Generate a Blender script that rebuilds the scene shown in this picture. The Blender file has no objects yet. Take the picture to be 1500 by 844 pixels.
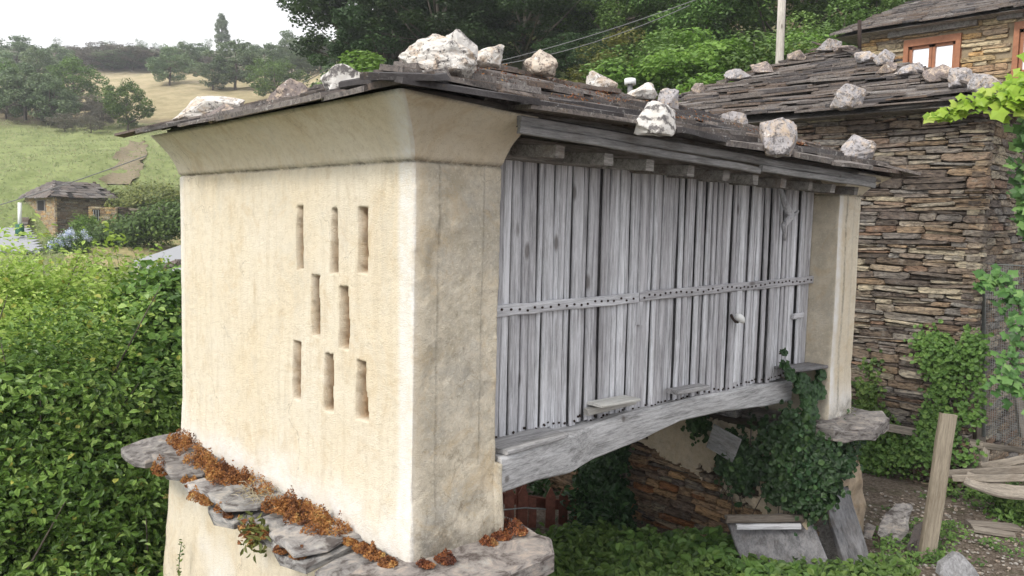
import bpy, math, random
import numpy as np
from mathutils import Vector, Matrix

# ------------------------------------------------------------------ camera, world, sun, exposure
SC = bpy.context.scene
COL = SC.collection
F, CX, CY = 1176.0, 750.0, 422.0
def nrm(v):
    v = np.asarray(v, float); return v / np.linalg.norm(v)
_dX = nrm([2003 - CX, 347 - CY, F]); _dY = nrm([-361 - CX, 298 - CY, F])
_dZ = nrm(np.cross(_dX, _dY))
if _dZ[1] > 0: _dZ = -_dZ
_dY = nrm(np.cross(_dZ, _dX))
RC = np.array([_dX, _dY, _dZ])                    # camera axes -> world (x along the granary, y across, z up)
cam_d = bpy.data.cameras.new('camera'); cam = bpy.data.objects.new('camera', cam_d); COL.objects.link(cam)
cam_d.sensor_width = 36; cam_d.lens = 36 * F / 1500; cam_d.clip_end = 3000; cam_d.clip_start = .05
r_, u_, b_ = RC @ [1, 0, 0], RC @ [0, -1, 0], RC @ [0, 0, -1]
cam.matrix_world = Matrix([[r_[i], u_[i], b_[i], 0] for i in range(3)] + [[0, 0, 0, 1]])
SC.camera = cam

SUN = nrm([-.80, -.10, .72])
W = bpy.data.worlds.new('World'); SC.world = W; W.use_nodes = True
wn = W.node_tree.nodes; wl = W.node_tree.links; wn.clear()
sky = wn.new('ShaderNodeTexSky'); sky.sky_type = 'NISHITA'; sky.sun_disc = False
sky.sun_elevation = math.asin(SUN[2]); sky.sun_rotation = math.atan2(SUN[0], SUN[1])
sky.air_density = 1.0; sky.dust_density = 6.0; sky.ozone_density = 1.0
hs = wn.new('ShaderNodeHueSaturation'); hs.inputs['Saturation'].default_value = .16
mixc = wn.new('ShaderNodeMix'); mixc.data_type = 'RGBA'; mixc.inputs[0].default_value = .62
mixc.inputs[7].default_value = (12.2, 12.2, 12.4, 1)             # even cloud layer over the sky
bg = wn.new('ShaderNodeBackground'); bg.inputs[1].default_value = .088
wo = wn.new('ShaderNodeOutputWorld')
wl.new(sky.outputs[0], hs.inputs['Color']); wl.new(hs.outputs[0], mixc.inputs[6])
wl.new(mixc.outputs[2], bg.inputs[0]); wl.new(bg.outputs[0], wo.inputs[0])
sun_d = bpy.data.lights.new('sun', 'SUN'); sun_d.energy = 1.5; sun_d.angle = math.radians(10); sun_d.color = (1, .95, .86)
sun = bpy.data.objects.new('sun', sun_d); COL.objects.link(sun)
sun.rotation_euler = Vector(SUN).to_track_quat('Z', 'Y').to_euler()
SC.view_settings.view_transform = 'Standard'; SC.view_settings.look = 'None'; SC.view_settings.gamma = 1
SC.view_settings.exposure = .86

# ------------------------------------------------------------------ measuring helpers
def ray(u, v): return RC @ nrm([u - CX, v - CY, F])
def P(u, v, x=None, y=None, z=None, d=None):
    """where the line of sight of a measured photo point meets the plane x=, y=, z= or the depth d"""
    r = ray(u, v)
    if x is not None: return r * (x / r[0])
    if y is not None: return r * (y / r[1])
    if z is not None: return r * (z / r[2])
    return RC @ (np.array([u - CX, v - CY, F]) * d / F)
def depth(p): return float((RC.T @ np.asarray(p, float))[2])
def scr(p):
    c = RC.T @ np.asarray(p, float); return CX + F * c[0] / c[2], CY + F * c[1] / c[2]
FH = nrm([RC[0, 2], RC[1, 2], 0]); RH = np.array([FH[1], -FH[0], 0])
def sm(a, b, t):
    t = np.clip((t - a) / (b - a), 0, 1); return t * t * (3 - 2 * t)

# ------------------------------------------------------------------ value noise in numpy
_rs = np.random.RandomState(7); _tab = _rs.rand(64, 64, 64)
def vnoise(x, y, z, s=1.0):
    x = np.asarray(x, float) * s; y = np.asarray(y, float) * s; z = np.asarray(z, float) * s
    xi, yi, zi = np.floor(x).astype(int), np.floor(y).astype(int), np.floor(z).astype(int)
    fx, fy, fz = x - xi, y - yi, z - zi
    fx, fy, fz = [f * f * (3 - 2 * f) for f in (fx, fy, fz)]
    def T(a, b, c): return _tab[(xi + a) & 63, (yi + b) & 63, (zi + c) & 63]
    c00 = T(0,0,0)*(1-fx)+T(1,0,0)*fx; c10 = T(0,1,0)*(1-fx)+T(1,1,0)*fx
    c01 = T(0,0,1)*(1-fx)+T(1,0,1)*fx; c11 = T(0,1,1)*(1-fx)+T(1,1,1)*fx
    return (c00*(1-fy)+c10*fy)*(1-fz)+(c01*(1-fy)+c11*fy)*fz - .5
def fbm(x, y, z, s, o=3):
    t = 0; a = 1
    for i in range(o):
        t = t + a * vnoise(np.asarray(x) + 13.7*i, np.asarray(y) + 5.1*i, np.asarray(z) + 9.3*i, s); s *= 2.1; a *= .5
    return t

# ------------------------------------------------------------------ materials
def mat(name):
    m = bpy.data.materials.new(name); m.use_nodes = True
    nt = m.node_tree; nt.nodes.clear(); return m, nt
class N:
    def __init__(s, nt): s.nt = nt
    def new(s, t, **k):
        n = s.nt.nodes.new(t)
        for a, b in k.items(): setattr(n, a, b)
        return n
    def link(s, a, b): s.nt.links.new(a, b)
    def coord(s, kind='Object', scale=(1, 1, 1), rnd=False):
        tc = s.new('ShaderNodeTexCoord'); mp = s.new('ShaderNodeMapping'); mp.inputs['Scale'].default_value = scale
        s.link(tc.outputs[kind], mp.inputs[0])
        if rnd:
            oi = s.new('ShaderNodeObjectInfo'); mu = s.new('ShaderNodeVectorMath', operation='SCALE')
            mu.inputs[0].default_value = (37, 71, 53); s.link(oi.outputs['Random'], mu.inputs['Scale'])
            s.link(mu.outputs[0], mp.inputs['Location'])
        return mp.outputs[0]
    def pos(s, scale=(1, 1, 1)):
        g = s.new('ShaderNodeNewGeometry'); mp = s.new('ShaderNodeMapping'); mp.inputs['Scale'].default_value = scale
        s.link(g.outputs['Position'], mp.inputs[0]); return mp.outputs[0]
    def noise(s, vec, scale, detail=5, rough=.6, dist=0):
        n = s.new('ShaderNodeTexNoise'); n.inputs['Scale'].default_value = scale; n.inputs['Detail'].default_value = detail
        n.inputs['Roughness'].default_value = rough; n.inputs['Distortion'].default_value = dist
        s.link(vec, n.inputs['Vector']); return n.outputs[0]
    def ramp(s, fac, stops, interp='LINEAR'):
        n = s.new('ShaderNodeValToRGB'); cr = n.color_ramp; cr.interpolation = interp
        while len(cr.elements) < len(stops): cr.elements.new(.5)
        for e, (p, c) in zip(cr.elements, stops):
            e.position = p; e.color = (c, c, c, 1) if isinstance(c, (int, float)) else (*c, 1)
        s.link(fac, n.inputs[0]); return n.outputs[0]
    def mix(s, fac, a, b, mode='MIX'):
        n = s.new('ShaderNodeMix', data_type='RGBA', blend_type=mode)
        for i, x in ((0, fac), (6, a), (7, b)):
            if isinstance(x, (int, float)): n.inputs[i].default_value = x
            elif isinstance(x, tuple): n.inputs[i].default_value = (*x, 1)
            else: s.link(x, n.inputs[i])
        return n.outputs[2]
    def math(s, op, a, b=0.0):
        n = s.new('ShaderNodeMath', operation=op)
        for i, x in ((0, a), (1, b)):
            if isinstance(x, (int, float)): n.inputs[i].default_value = x
            else: s.link(x, n.inputs[i])
        return n.outputs[0]
    def attr(s, name='v'):
        n = s.new('ShaderNodeAttribute'); n.attribute_name = name; return n.outputs['Fac']
    def rnd(s):                                     # a random number per piece: object random + per-piece attribute
        oi = s.new('ShaderNodeObjectInfo')
        return s.math('FRACT', s.math('ADD', oi.outputs['Random'], s.attr()))
    def out(s, col, rough=.85, bump=None, bs=.3, bd=.02, spec=.3, trans=None, metal=0):
        p = s.new('ShaderNodeBsdfPrincipled'); o = s.new('ShaderNodeOutputMaterial')
        if isinstance(col, tuple): p.inputs['Base Color'].default_value = (*col, 1)
        else: s.link(col, p.inputs['Base Color'])
        if isinstance(rough, (int, float)): p.inputs['Roughness'].default_value = rough
        else: s.link(rough, p.inputs['Roughness'])
        p.inputs['Specular IOR Level'].default_value = spec; p.inputs['Metallic'].default_value = metal
        if bump is not None:
            b = s.new('ShaderNodeBump'); b.inputs['Strength'].default_value = bs; b.inputs['Distance'].default_value = bd
            s.link(bump, b.inputs['Height']); s.link(b.outputs[0], p.inputs['Normal'])
        sh = p.outputs[0]
        if trans:
            t = s.new('ShaderNodeBsdfTranslucent'); mx = s.new('ShaderNodeMixShader'); mx.inputs[0].default_value = trans
            s.link(col, t.inputs[0]); s.link(sh, mx.inputs[1]); s.link(t.outputs[0], mx.inputs[2]); sh = mx.outputs[0]
        s.link(sh, o.inputs[0])

def m_plaster(name, base=(.74, .675, .56), dirty=False):
    m, nt = mat(name); n = N(nt); p = n.pos()
    big = n.noise(p, 1.3, 6, .62); fine = n.noise(p, 22, 6, .7); st = n.noise(n.pos((9, 9, .8)), 1.6, 5, .7)
    c = n.mix(n.ramp(big, [(.35, 0.), (.7, 1.)]), base, tuple(b * k for b, k in zip(base, (.96, .91, .82))))
    c = n.mix(n.math('MULTIPLY', n.ramp(st, [(.5, 0.), (.75, 1.)]), .38), c, (.46, .37, .24))
    c = n.mix(n.math('MULTIPLY', n.ramp(fine, [(.5, 0.), (.68, 1.)]), .35), c, (.48, .40, .29))
    # weathered render of the long-side faces; far inner face's roof shade too (attribute side)
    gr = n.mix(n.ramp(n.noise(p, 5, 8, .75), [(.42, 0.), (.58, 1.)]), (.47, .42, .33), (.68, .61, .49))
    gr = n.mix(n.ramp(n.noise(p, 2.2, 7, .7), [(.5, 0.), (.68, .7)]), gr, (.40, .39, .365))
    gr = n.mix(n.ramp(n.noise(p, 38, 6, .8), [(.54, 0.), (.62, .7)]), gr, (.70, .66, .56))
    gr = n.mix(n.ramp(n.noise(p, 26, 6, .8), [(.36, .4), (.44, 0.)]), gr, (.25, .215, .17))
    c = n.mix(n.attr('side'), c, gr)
    vc = n.new('ShaderNodeTexVoronoi'); vc.feature = 'DISTANCE_TO_EDGE'; vc.inputs['Scale'].default_value = 1.6
    wv = n.new('ShaderNodeVectorMath', operation='ADD'); nz_ = n.new('ShaderNodeTexNoise'); nz_.inputs['Scale'].default_value = 5; nz_.inputs['Detail'].default_value = 6; n.link(p, nz_.inputs['Vector'])
    sc_ = n.new('ShaderNodeVectorMath', operation='SCALE'); sc_.inputs['Scale'].default_value = .35; n.link(nz_.outputs['Color'], sc_.inputs[0]); n.link(p, wv.inputs[0]); n.link(sc_.outputs[0], wv.inputs[1]); n.link(wv.outputs[0], vc.inputs['Vector'])
    ck = n.math('MULTIPLY', n.ramp(vc.outputs['Distance'], [(.0, .8), (.006, 0.)]), n.ramp(n.noise(p, 1.1, 3, .5), [(.5, 0.), (.6, .8)]))
    c = n.mix(ck, c, (.25, .20, .14))
    c = n.mix(n.math('MULTIPLY', n.ramp(n.noise(p, 2.6, 8, .75, 1.2), [(.52, 0.), (.62, 1.)]), .28), c, (.60, .57, .50))
    c = n.mix(n.math('MULTIPLY', n.ramp(n.noise(p, 3.4, 9, .8, 1.0), [(.52, 0.), (.64, 1.)]), .5), c, (.56, .43, .26))
    c = n.mix(n.math('MULTIPLY', n.ramp(n.noise(p, 85, 4, .8), [(.58, 0.), (.64, 1.)]), .35), c, (.30, .23, .15))
    c = n.mix(n.math('MULTIPLY', n.ramp(n.noise(n.pos((1, 1, .25)), 6, 8, .8, .6), [(.54, 0.), (.66, 1.)]), .35), c, (.50, .43, .33))
    # bleached whitewash bands (attribute white) and bare stone inside openings (attribute bare)
    wh = n.math('MULTIPLY', n.attr('white'), n.ramp(n.noise(p, 9, 7, .75), [(.3, .25), (.6, 1.)]))
    c = n.mix(wh, c, (.80, .79, .77))
    sp = n.ramp(n.noise(p, 60, 3, .8), [(.70, 0.), (.76, .7)])
    sp = n.math('MULTIPLY', sp, n.ramp(n.noise(p, 3, 4, .6), [(.45, 0.), (.62, 1.)]))
    c = n.mix(sp, c, (.10, .085, .06))
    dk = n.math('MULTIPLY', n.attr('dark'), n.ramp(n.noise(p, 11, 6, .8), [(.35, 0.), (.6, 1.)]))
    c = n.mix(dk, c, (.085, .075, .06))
    bare = n.mix(n.ramp(n.noise(n.pos((1, 1, .7)), 12, 6, .7), [(.38, 0.), (.6, 1.)]), (.15, .09, .045), (.34, .225, .13))
    c = n.mix(n.attr('bare'), c, bare)
    h = n.mix(.5, n.noise(p, 30, 8, .75), n.noise(p, 120, 3, .7))
    n.out(c, .9, h, .8, .018, .2); return m
def m_wood(name, lo=(.17, .165, .165), hi=(.50, .50, .52), grain=(3, 3, .22), scale=9, brown=.15, world=False):
    m, nt = mat(name); n = N(nt)
    cs = n.pos(grain) if world else n.coord('Object', grain, True)
    g = n.noise(cs, scale, 8, .72, .6); g2 = n.noise(cs, scale * 4.5, 5, .8)
    f = n.mix(.45, g, g2)
    c = n.ramp(f, [(.38, lo), (.48, tuple((a + b) / 2 for a, b in zip(lo, hi))), (.57, hi)])
    r = n.rnd(); c = n.mix(n.math('MULTIPLY', r, .8), c, n.mix(1., c, (.52, .50, .50), 'MULTIPLY'))
    st = n.ramp(n.noise(n.pos(), 3.1, 5, .7), [(.52, 0.), (.72, 1.)])
    c = n.mix(n.math('MULTIPLY', st, brown), c, (.12, .08, .05))
    v = n.new('ShaderNodeTexVoronoi'); v.inputs['Scale'].default_value = 3.2; n.link(n.coord('Object', (1, 1, .42) if not world else (1, 1, 1), True), v.inputs['Vector'])
    kn = n.ramp(v.outputs['Distance'], [(.05, 1.), (.10, 0.)])
    c = n.mix(n.math('MULTIPLY', kn, .7), c, (.08, .065, .055))
    n.out(c, .82, f, .6, .006, .25); return m
def m_stone(name, cols, dark=1.0, nscale=14, lichen=.25):
    m, nt = mat(name); n = N(nt); r = n.rnd()
    k = len(cols); c = n.ramp(r, [((i + .5) / k, tuple(x * dark for x in cc)) for i, cc in enumerate(cols)])
    p = n.pos(); a = n.noise(n.pos((1, 1, 3.5)), nscale, 8, .72, .5)
    c = n.mix(n.ramp(a, [(.40, .9), (.51, 0.)]), c, n.mix(1., c, (.30, .26, .25), 'MULTIPLY'))
    c = n.mix(n.ramp(a, [(.52, 0.), (.62, .6)]), c, n.mix(1., c, (1.8, 1.65, 1.45), 'MULTIPLY'))
    c = n.mix(n.math('MULTIPLY', n.ramp(n.noise(p, 7, 6, .7), [(.56, 0.), (.7, 1.)]), lichen), c, (.42, .41, .38))
    n.out(c, .85, a, .8, .02, .25); return m
def m_slate(name, tint=1.0, moss=.3, lich=.6):
    m, nt = mat(name); n = N(nt); r = n.rnd(); p = n.pos()
    c = n.ramp(r, [(.05, (.06, .053, .055)), (.35, (.125, .10, .085)), (.6, (.22, .195, .18)), (.85, (.13, .085, .058)), (1., (.30, .275, .26))])
    if tint != 1: c = n.mix(1., c, (tint, tint, tint), 'MULTIPLY')
    a = n.noise(p, 33, 8, .8, 1.)
    c = n.mix(n.ramp(a, [(.40, .85), (.53, 0.)]), c, (.03, .026, .028))
    l = n.ramp(n.noise(p, 26, 5, .8), [(.56, 0.), (.66, 1.)]); l = n.math('MULTIPLY', l, n.ramp(n.noise(p, 3.5, 4, .6), [(.42, 0.), (.6, lich)]))
    c = n.mix(l, c, (.52, .51, .48))
    mo = n.math('MULTIPLY', n.ramp(n.noise(p, 9, 6, .8), [(.58, 0.), (.68, 1.)]), moss)
    c = n.mix(mo, c, (.17, .115, .06))
    n.out(c, .7, a, .7, .012, .4); return m
def m_rock(name, base=(.60, .575, .54), dark=(.10, .09, .09), amt=.5):
    m, nt = mat(name); n = N(nt); p = n.coord('Object', (1, 1, 1), True)
    a = n.noise(p, 9, 8, .75, .5); b = n.noise(p, 16, 7, .8, .4); s = n.noise(p, 38, 4, .7)
    c = n.mix(n.ramp(a, [(.48, 0.), (.60, 1.)]), base, (.45, .36, .28))
    c = n.mix(n.ramp(b, [(.50 + .06 * (1 - amt), 0.), (.58 + .08 * (1 - amt), .8)]), c, dark)
    c = n.mix(n.ramp(s, [(.565, 0.), (.61, .85)]), c, (.07, .062, .062))
    c = n.mix(n.ramp(n.noise(p, 18, 5, .7), [(.60, 0.), (.7, .7)]), c, (.74, .72, .70))
    n.out(c, .8, n.mix(.5, a, s), .8, .02, .3); return m
def m_leaf(name, cols, rough=.5, trans=.3):
    m, nt = mat(name); n = N(nt); v = n.attr()
    k = len(cols); c = n.ramp(v, [(i / (k - 1), cc) for i, cc in enumerate(cols)])
    oi = n.new('ShaderNodeObjectInfo'); hsn = n.new('ShaderNodeHueSaturation')
    n.link(n.math('ADD', n.math('MULTIPLY', oi.outputs['Random'], .02), .49), hsn.inputs['Hue'])
    n.link(n.math('ADD', n.math('MULTIPLY', oi.outputs['Random'], .35), .82), hsn.inputs['Value'])
    n.link(c, hsn.inputs['Color'])
    n.out(hsn.outputs[0], rough, None, spec=.35, trans=trans); return m
def m_flat(name, col, rough=.7, var=.25, scale=12, metal=0):
    m, nt = mat(name); n = N(nt); a = n.noise(n.pos(), scale, 6, .7)
    c = n.mix(n.ramp(a, [(.35, 0.), (.7, 1.)]), col, tuple(x * (1 - var) for x in col)); n.out(c, rough, a, .3, .01, .3, metal=metal); return m
def m_ground():
    m, nt = mat('ground'); n = N(nt); p = n.pos()
    a = n.noise(p, 2.5, 8, .7); b = n.noise(p, 22, 8, .8)
    c = n.ramp(b, [(.35, (.06, .045, .035)), (.5, (.15, .12, .095)), (.64, (.27, .235, .20))])
    c = n.mix(n.ramp(a, [(.54, 0.), (.68, .6)]), c, (.05, .07, .02)); n.out(c, .95, b, .9, .04, .1); return m
def m_hill():
    m, nt = mat('hillside_meadow'); n = N(nt); g = n.new('ShaderNodeNewGeometry'); sx = n.new('ShaderNodeSeparateXYZ'); n.link(g.outputs['Position'], sx.inputs[0])
    p = n.pos(); big = n.noise(p, .05, 6, .65); mid = n.noise(p, .35, 7, .7); fin = n.noise(p, 2.2, 6, .8)
    z = n.math('ADD', sx.outputs[2], n.math('MULTIPLY', n.math('SUBTRACT', big, .5), 14.))
    zf = n.math('MULTIPLY', n.math('ADD', z, 8.), 1 / 60)
    c = n.ramp(zf, [(.0, (.13, .17, .06)), (.10, (.23, .28, .11)), (.28, (.26, .30, .13)), (.32, (.20, .165, .11)), (.36, (.36, .30, .18)), (.62, (.44, .37, .24)), (.72, (.24, .21, .16)), (.9, (.18, .18, .15))])
    c = n.mix(n.ramp(mid, [(.42, 0.), (.66, .75)]), c, n.mix(1., c, (.55, .6, .5), 'MULTIPLY'))
    c = n.mix(n.ramp(fin, [(.5, 0.), (.75, .5)]), c, n.mix(1., c, (1.7, 1.5, 1.4), 'MULTIPLY'))
    n.out(c, .95, n.mix(.5, mid, fin), .8, .5, .1); return m

M = {}
M['plaster'] = m_plaster('cream_plaster')
M['plank'] = m_wood('weathered_grey_plank', (.28, .28, .295), (.74, .75, .785), (3, 3, .16), 8)
M['beam'] = m_wood('weathered_grey_beam', (.19, .19, .19), (.56, .56, .57), (.22, 3, 3), 8, .1, world=True)
M['darkbeam'] = m_wood('dark_old_timber', (.09, .082, .075), (.32, .305, .285), (.25, 3, 3), 9, .7, world=True)
M['fascia'] = m_wood('fascia_wood', (.12, .12, .12), (.34, .335, .33), (.22, 3, 3), 9, .3, world=True)
M['board'] = m_wood('grey_brown_board', (.12, .105, .09), (.36, .32, .27), (3, 3, .25), 8, .3)
M['yboard'] = m_wood('yellowed_post_wood', (.20, .17, .125), (.43, .38, .295), (3, 3, .2), 7, .2)
M['greyboard'] = m_wood('old_grey_board', (.11, .11, .115), (.30, .30, .31), (2, 2, .5), 6, .3)
M['paleboard'] = m_wood('pale_board', (.42, .41, .38), (.66, .66, .63), (3, 3, .3), 7, .1)
BR = [(.085, .07, .06), (.16, .125, .095), (.22, .16, .105), (.13, .115, .105), (.20, .19, .175), (.25, .20, .145), (.10, .082, .075), (.26, .235, .19), (.18, .12, .085), (.17, .155, .14), (.30, .265, .20)]
M['barnstone'] = m_stone('barn_slate_stone', BR, 1.0, 12, .25)
M['supstone'] = m_stone('support_wall_stone', [(.075, .06, .05), (.15, .105, .07), (.21, .14, .08), (.12, .10, .09), (.25, .16, .085), (.10, .08, .07), (.22, .19, .14), (.18, .085, .04)], 1.35, 12, .2)
M['housestone'] = m_stone('golden_house_stone', [(.30, .23, .13), (.42, .31, .16), (.28, .25, .20), (.36, .22, .11), (.22, .18, .14), (.46, .38, .24), (.34, .31, .25), (.40, .26, .12)], 1.05, 9, .2)
M['mortar'] = m_flat('dark_joint_earth', (.11, .088, .068), .95, .4, 20)
M['mortar_light'] = m_flat('sandy_joint_mortar', (.30, .24, .16), .95, .3, 20)
M['slate'] = m_slate('old_roof_slate', .82, .4, .9)
M['slate2'] = m_slate('barn_roof_slate', .78, .85, .4)
M['ledge'] = m_stone('ledge_slate', [(.25, .245, .24), (.31, .30, .295), (.19, .18, .175), (.26, .235, .22)], 1.0, 7, .6)
M['rock'] = m_rock('white_quartz'); M['rock2'] = m_rock('grey_quartz', (.33, .315, .325), (.09, .085, .085), .7)
M['rock3'] = m_rock('brown_slate_lump', (.21, .175, .165), (.08, .07, .065), .6)
def m_banded():
    m, nt = mat('banded_quartz'); n = N(nt); p = n.coord('Object', (1, 1, 1), True); w = n.new('ShaderNodeTexWave'); w.inputs['Scale'].default_value = 7; w.inputs['Distortion'].default_value = 9; w.inputs['Detail'].default_value = 5; w.inputs['Detail Roughness'].default_value = .75; w.bands_direction = 'DIAGONAL'; n.link(p, w.inputs['Vector'])
    c = n.ramp(w.outputs['Fac'], [(.10, (.14, .13, .13)), (.40, (.42, .40, .38)), (.65, (.64, .62, .60))]); a = n.noise(p, 12, 7, .75); c = n.mix(n.ramp(a, [(.5, 0.), (.62, .7)]), c, (.66, .62, .57)); n.out(c, .8, a, .8, .02, .3); return m
M['rock4'] = m_banded(); M['rock5'] = m_rock('ochre_quartz', (.50, .44, .37), (.16, .12, .10), .9)
M['hill'] = m_hill(); M['ground'] = m_ground()
M['bark'] = m_flat('grey_bark', (.13, .11, .09), .9, .4, 8)
M['leaf_dark'] = m_leaf('dark_oak_leaf', [(.018, .035, .014), (.03, .06, .02), (.045, .085, .028), (.075, .125, .04)])
M['leaf_mid'] = m_leaf('mid_green_leaf', [(.035, .07, .018), (.075, .14, .03), (.12, .205, .045), (.20, .29, .075)])
M['leaf_bright'] = m_leaf('bright_green_leaf', [(.06, .12, .02), (.11, .2, .03), (.17, .28, .05), (.26, .38, .08)], trans=.4)
M['leaf_yellow'] = m_leaf('yellow_green_leaf', [(.07, .09, .02), (.12, .15, .035), (.19, .2, .05), (.26, .27, .09)])
M['leaf_bush'] = m_leaf('glossy_bush_leaf', [(.03, .075, .015), (.09, .19, .03), (.19, .33, .065), (.38, .52, .15)], .38, .3)
M['leaf_bush2'] = m_leaf('light_bush_leaf', [(.13, .23, .03), (.28, .43, .07), (.42, .56, .13), (.62, .68, .26)], .42, .35)
M['leaf_meadow'] = m_leaf('meadow_grass_blades', [(.15, .19, .07), (.21, .26, .10), (.27, .30, .13), (.32, .31, .17)])
M['leaf_yel2'] = m_leaf('yellowing_bush_leaf', [(.30, .34, .06), (.42, .46, .09), (.46, .46, .10), (.40, .34, .10)])
M['leaf_ivy'] = m_leaf('dark_ivy_leaf', [(.010, .028, .011), (.022, .055, .02), (.04, .09, .03), (.09, .17, .05)], .5, .15)
M['leaf_vine'] = m_leaf('grape_vine_leaf', [(.04, .10, .025), (.07, .16, .04), (.11, .22, .06), (.20, .33, .10)], .45, .35)
M['leaf_lime'] = m_leaf('young_lime_vine_leaf', [(.2, .38, .03), (.3, .5, .05), (.38, .58, .07), (.5, .66, .13)], .45, .45)
M['leaf_far'] = m_leaf('haze_tinted_leaf', [(.08, .13, .07), (.115, .175, .085), (.16, .22, .11), (.22, .28, .15)])  # pale greens put distance haze into the leaf colour
M['leaf_scrub'] = m_leaf('heather_scrub', [(.09, .085, .07), (.13, .13, .09), (.17, .155, .12), (.21, .18, .14)])
M['dry'] = m_leaf('dried_stonecrop', [(.08, .032, .02), (.20, .075, .03), (.36, .15, .05), (.44, .29, .11)], .8, .2)
M['straw'] = m_leaf('straw_stem', [(.30, .24, .14), (.42, .36, .24), (.5, .44, .3), (.55, .5, .38)], .8, .2)
M['flower'] = m_leaf('hydrangea_flower', [(.42, .5, .72), (.55, .62, .8), (.7, .75, .85), (.8, .82, .86)], .7, .3)
M['redwood'] = m_flat('red_brown_paint', (.26, .10, .07), .7, .5, 20)
M['frame'] = m_flat('orange_brown_window_wood', (.34, .145, .075), .5, .3, 10)
M['white'] = m_flat('white_enamel', (.78, .79, .78), .4, .1)
M['green'] = m_flat('green_paint', (.03, .13, .08), .5, .2)
M['steel'] = m_flat('dull_galvanised_wire', (.34, .36, .36), .5, .3, 30, .4)
M['rust'] = m_flat('rusty_nail_iron', (.045, .03, .025), .8, .5, 60)
M['cable'] = m_flat('grey_cable', (.16, .16, .165), .7, .1)
M['pole'] = m_wood('pale_pole_wood', (.26, .24, .21), (.50, .47, .42), (3, 3, .2), 5, .1)
M['concrete'] = m_flat('pale_concrete', (.50, .46, .40), .9, .25, 6)
M['gravelroof'] = m_flat('pale_slate_tiles', (.34, .35, .37), .8, .2, 30)
M['pebble'] = m_stone('pale_pebble', [(.3, .28, .25), (.45, .43, .4), (.2, .17, .14), (.36, .3, .25)], 1, 30, .2)
def m_glass():
    m, nt = mat('window_glass'); n = N(nt); g = n.new('ShaderNodeBsdfGlossy'); g.inputs['Roughness'].default_value = .03; g.inputs[0].default_value = (.97, .98, 1, 1)
    d = n.new('ShaderNodeBsdfDiffuse'); d.inputs[0].default_value = (.85, .86, .87, 1); mx = n.new('ShaderNodeMixShader'); mx.inputs[0].default_value = .5
    o = n.new('ShaderNodeOutputMaterial'); n.link(g.outputs[0], mx.inputs[1]); n.link(d.outputs[0], mx.inputs[2]); n.link(mx.outputs[0], o.inputs[0]); return m
M['glass'] = m_glass()
M['shade'] = m_flat('painted_shade', (.015, .014, .013), .9, .2)  # near-black colour stands in for shade inside windows and under cottage slates

# ------------------------------------------------------------------ mesh helpers
def mesh(name, V, Fc, m=None, smooth=False, v=None, attrs=None):
    """Fc: (n,k) array or list of lists"""
    me = bpy.data.meshes.new(name); V = np.asarray(V, dtype=np.float32)
    if isinstance(Fc, np.ndarray):
        k = Fc.shape[1]; tot = np.full(len(Fc), k, np.int32); idx = Fc.astype(np.int32).ravel()
    else:
        tot = np.array([len(f) for f in Fc], np.int32); idx = np.array([i for f in Fc for i in f], np.int32)
    me.vertices.add(len(V)); me.vertices.foreach_set('co', V.ravel())
    me.loops.add(len(idx)); me.loops.foreach_set('vertex_index', idx)
    me.polygons.add(len(tot)); st = np.zeros(len(tot), np.int32); st[1:] = np.cumsum(tot)[:-1]
    me.polygons.foreach_set('loop_start', st)
    try: me.polygons.foreach_set('loop_total', tot)
    except Exception: pass
    me.polygons.foreach_set('use_smooth', np.full(len(tot), smooth, bool))
    if m is not None: me.materials.append(m)
    A = dict(attrs or {})
    if v is not None: A['v'] = v
    for nm, arr in A.items():
        at = me.attributes.new(nm, 'FLOAT', 'POINT'); at.data.foreach_set('value', np.asarray(arr, np.float32))
    me.update(calc_edges=True); return me
OFF = {}
def obj(name, me, parent=None, label=None, cat=None, group=None, kind=None, Mx=None, loc=None):
    o = bpy.data.objects.new(name, me); COL.objects.link(o)
    Mw = Mx.copy() if Mx is not None else Matrix.Translation(Vector(loc) if loc is not None else Vector((0, 0, 0)))
    if parent is not None: o.parent = parent; o.matrix_basis = OFF[parent.name].inverted() @ Mw
    else: o.matrix_basis = Mw
    OFF[o.name] = Mw
    if label: o['label'] = label
    if cat: o['category'] = cat
    if group: o['group'] = group
    if kind: o['kind'] = kind
    return o
def thing(name, label, cat, loc, group=None, kind=None):
    return obj(name, None, None, label, cat, group, kind, loc=tuple(float(a) for a in loc))
def basis(X, Y, Z, T):
    return Matrix([[float(X[i]), float(Y[i]), float(Z[i]), float(T[i])] for i in range(3)] + [[0, 0, 0, 1]])
def join(parts):
    Vs, Fs, vs, o = [], [], [], 0
    for V, Fc, v in parts:
        V = np.asarray(V, float); Vs.append(V); Fs += [[i + o for i in f] for f in Fc]; vs.append(np.full(len(V), v)); o += len(V)
    return np.concatenate(Vs), Fs, np.concatenate(vs)
def box_vf(c, X, Y, Z):
    c, X, Y, Z = [np.asarray(a, float) for a in (c, X, Y, Z)]
    V = [c + sx * X / 2 + sy * Y / 2 + sz * Z / 2 for sz in (-1, 1) for sy in (-1, 1) for sx in (-1, 1)]
    return V, [[0, 2, 3, 1], [4, 5, 7, 6], [0, 1, 5, 4], [2, 6, 7, 3], [0, 4, 6, 2], [1, 3, 7, 5]]
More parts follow.
